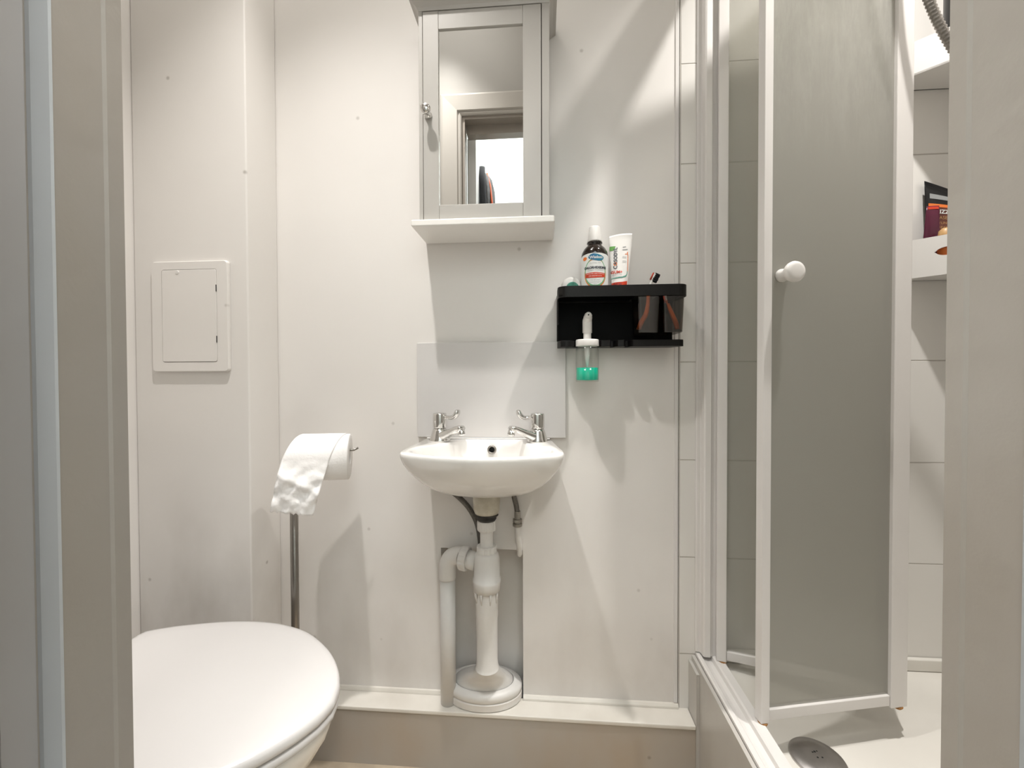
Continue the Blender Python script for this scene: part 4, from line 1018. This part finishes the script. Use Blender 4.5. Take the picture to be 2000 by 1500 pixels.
bm = bmesh.new(); lathe(bm, [(0, 0), (.011, 0), (.0125, .003), (.0125, .082), (.011, .096), (.006, .101), (0, .102)], (.8960, -.0520, zc), n=32); finish('bottle_body', bm, 'tan', t, smooth=True)
bm = bmesh.new(); lathe(bm, [(.0128, .030), (.0128, .072)], (.8960, -.0520, zc), n=32); finish('bottle_label', bm, 'orange', t, smooth=True)

def shower_hose():
    t = thing('shower_hose', 'ribbed chrome shower hose curving down beside the corner caddies', 'shower hose', (RX - .03, -.20, 1.10))
    P = catmull([(.640, -.210, 2.12), (.668, -.205, 2.02), (.690, -.200, 1.92), (.7015, -.200, 1.80), (.7120, -.200, 1.735), (.7330, -.200, 1.665), (.7640, -.200, 1.600), (.806, -.200, 1.535), (.87, -.215, 1.44), (.94, -.24, 1.34), (1.00, -.265, 1.24), (RX - .018, -.275, 1.16)], 40)
    rr = [.0074 + (.0007 if (i % 4) < 2 else -.0005) for i in range(len(P))]
    bm = bmesh.new(); tube(bm, P, rr, 16); finish('ribbed_hose', bm, 'steel', t, smooth=True)
    bm = bmesh.new(); lathe(bm, [(0, 0), (.028, 0), (.028, .004), (.014, .006), (.014, .03), (0, .032)], (RX - .0005, -.275, 1.16), (-1, 0, 0), 28); finish('wall_outlet', bm, 'chrome', t, smooth=True)
    bm = bmesh.new(); lathe(bm, [(0, 0), (.010, 0), (.012, .03), (.014, .10), (.040, .13), (.042, .142), (0, .145)], (.640, -.210, 2.115), (-.25, .1, 1), 28); finish('handset', bm, 'chrome', t, smooth=True)
shower_hose()

# ------------------------------------------------------------------ camera
cam = bpy.data.cameras.new('camera'); co = bpy.data.objects.new('camera', cam); C.objects.link(co)
cam.sensor_width = 36; cam.sensor_fit = 'HORIZONTAL'; cam.lens = 800 / 2000 * 36; cam.clip_start = 0.01
th, pt, rl = math.atan(.075), math.atan(12 / 800), -.0033
F_ = Vector((-math.sin(th) * math.cos(pt), math.cos(th) * math.cos(pt), -math.sin(pt)))
R_ = Vector((math.cos(th), math.sin(th), 0)); U_ = R_.cross(F_)
R2 = R_ * math.cos(rl) + U_ * math.sin(rl); U2 = U_ * math.cos(rl) - R_ * math.sin(rl)
mw = Matrix((R2, U2, -F_)).transposed().to_4x4(); mw.translation = Vector((0, -1.04, .97)); co.matrix_world = mw
sc.camera = co

# ------------------------------------------------------------------ lights
def light(name, kind, loc, power, col=(1, 1, 1), size=.05, aim=None, spot=None, blend=.5, sy=None):
    l = bpy.data.lights.new(name, kind); l.energy = power; l.color = col
    if kind == 'AREA':
        l.size = size
        if sy: l.shape = 'RECTANGLE'; l.size_y = sy
    else: l.shadow_soft_size = size
    if kind == 'SPOT': l.spot_size = math.radians(spot or 120); l.spot_blend = blend
    o = bpy.data.objects.new(name, l); C.objects.link(o); o.location = loc
    if aim is not None: o.rotation_euler = (Vector(aim) - Vector(loc)).to_track_quat('-Z', 'Y').to_euler()
    return o
light('ceiling_light_toilet', 'SPOT', (-.41, -.54, 2.50), 88.0, (1.0, .965, .93), .022, aim=(-.47, -.43, 0), spot=84, blend=1.0)
light('ceiling_light_shower', 'SPOT', (.66, -.42, 2.50), 108.0, (1.0, .965, .925), .022, aim=(.66, -.40, 0), spot=98, blend=1.0)
light('added_ceiling_fill', 'AREA', (-.38, -.34, 2.58), 4.0, (1.0, .955, .90), .5, aim=(-.45, -.30, 0))  # added soft fill, not a fitting of the room
light('hall_light', 'POINT', (-.10, -1.28, 2.56), 6.0, (1.0, .98, .95), .035)
light('added_hall_bounce_fill', 'AREA', (.2, -1.30, 2.58), 45, (.97, .98, 1.0), .6, aim=(.1, -1.8, 1.4))  # added soft panel, lights the hall wall to bounce fill through the doorway
w = bpy.data.worlds.new('world'); sc.world = w; w.use_nodes = True
w.node_tree.nodes['Background'].inputs[0].default_value = (.75, .78, .8, 1); w.node_tree.nodes['Background'].inputs[1].default_value = .05
sc.view_settings.view_transform = 'Standard'; sc.view_settings.look = 'None'; sc.view_settings.exposure = 0; sc.view_settings.gamma = 1
sc.cycles.max_bounces = 12; sc.cycles.transparent_max_bounces = 24
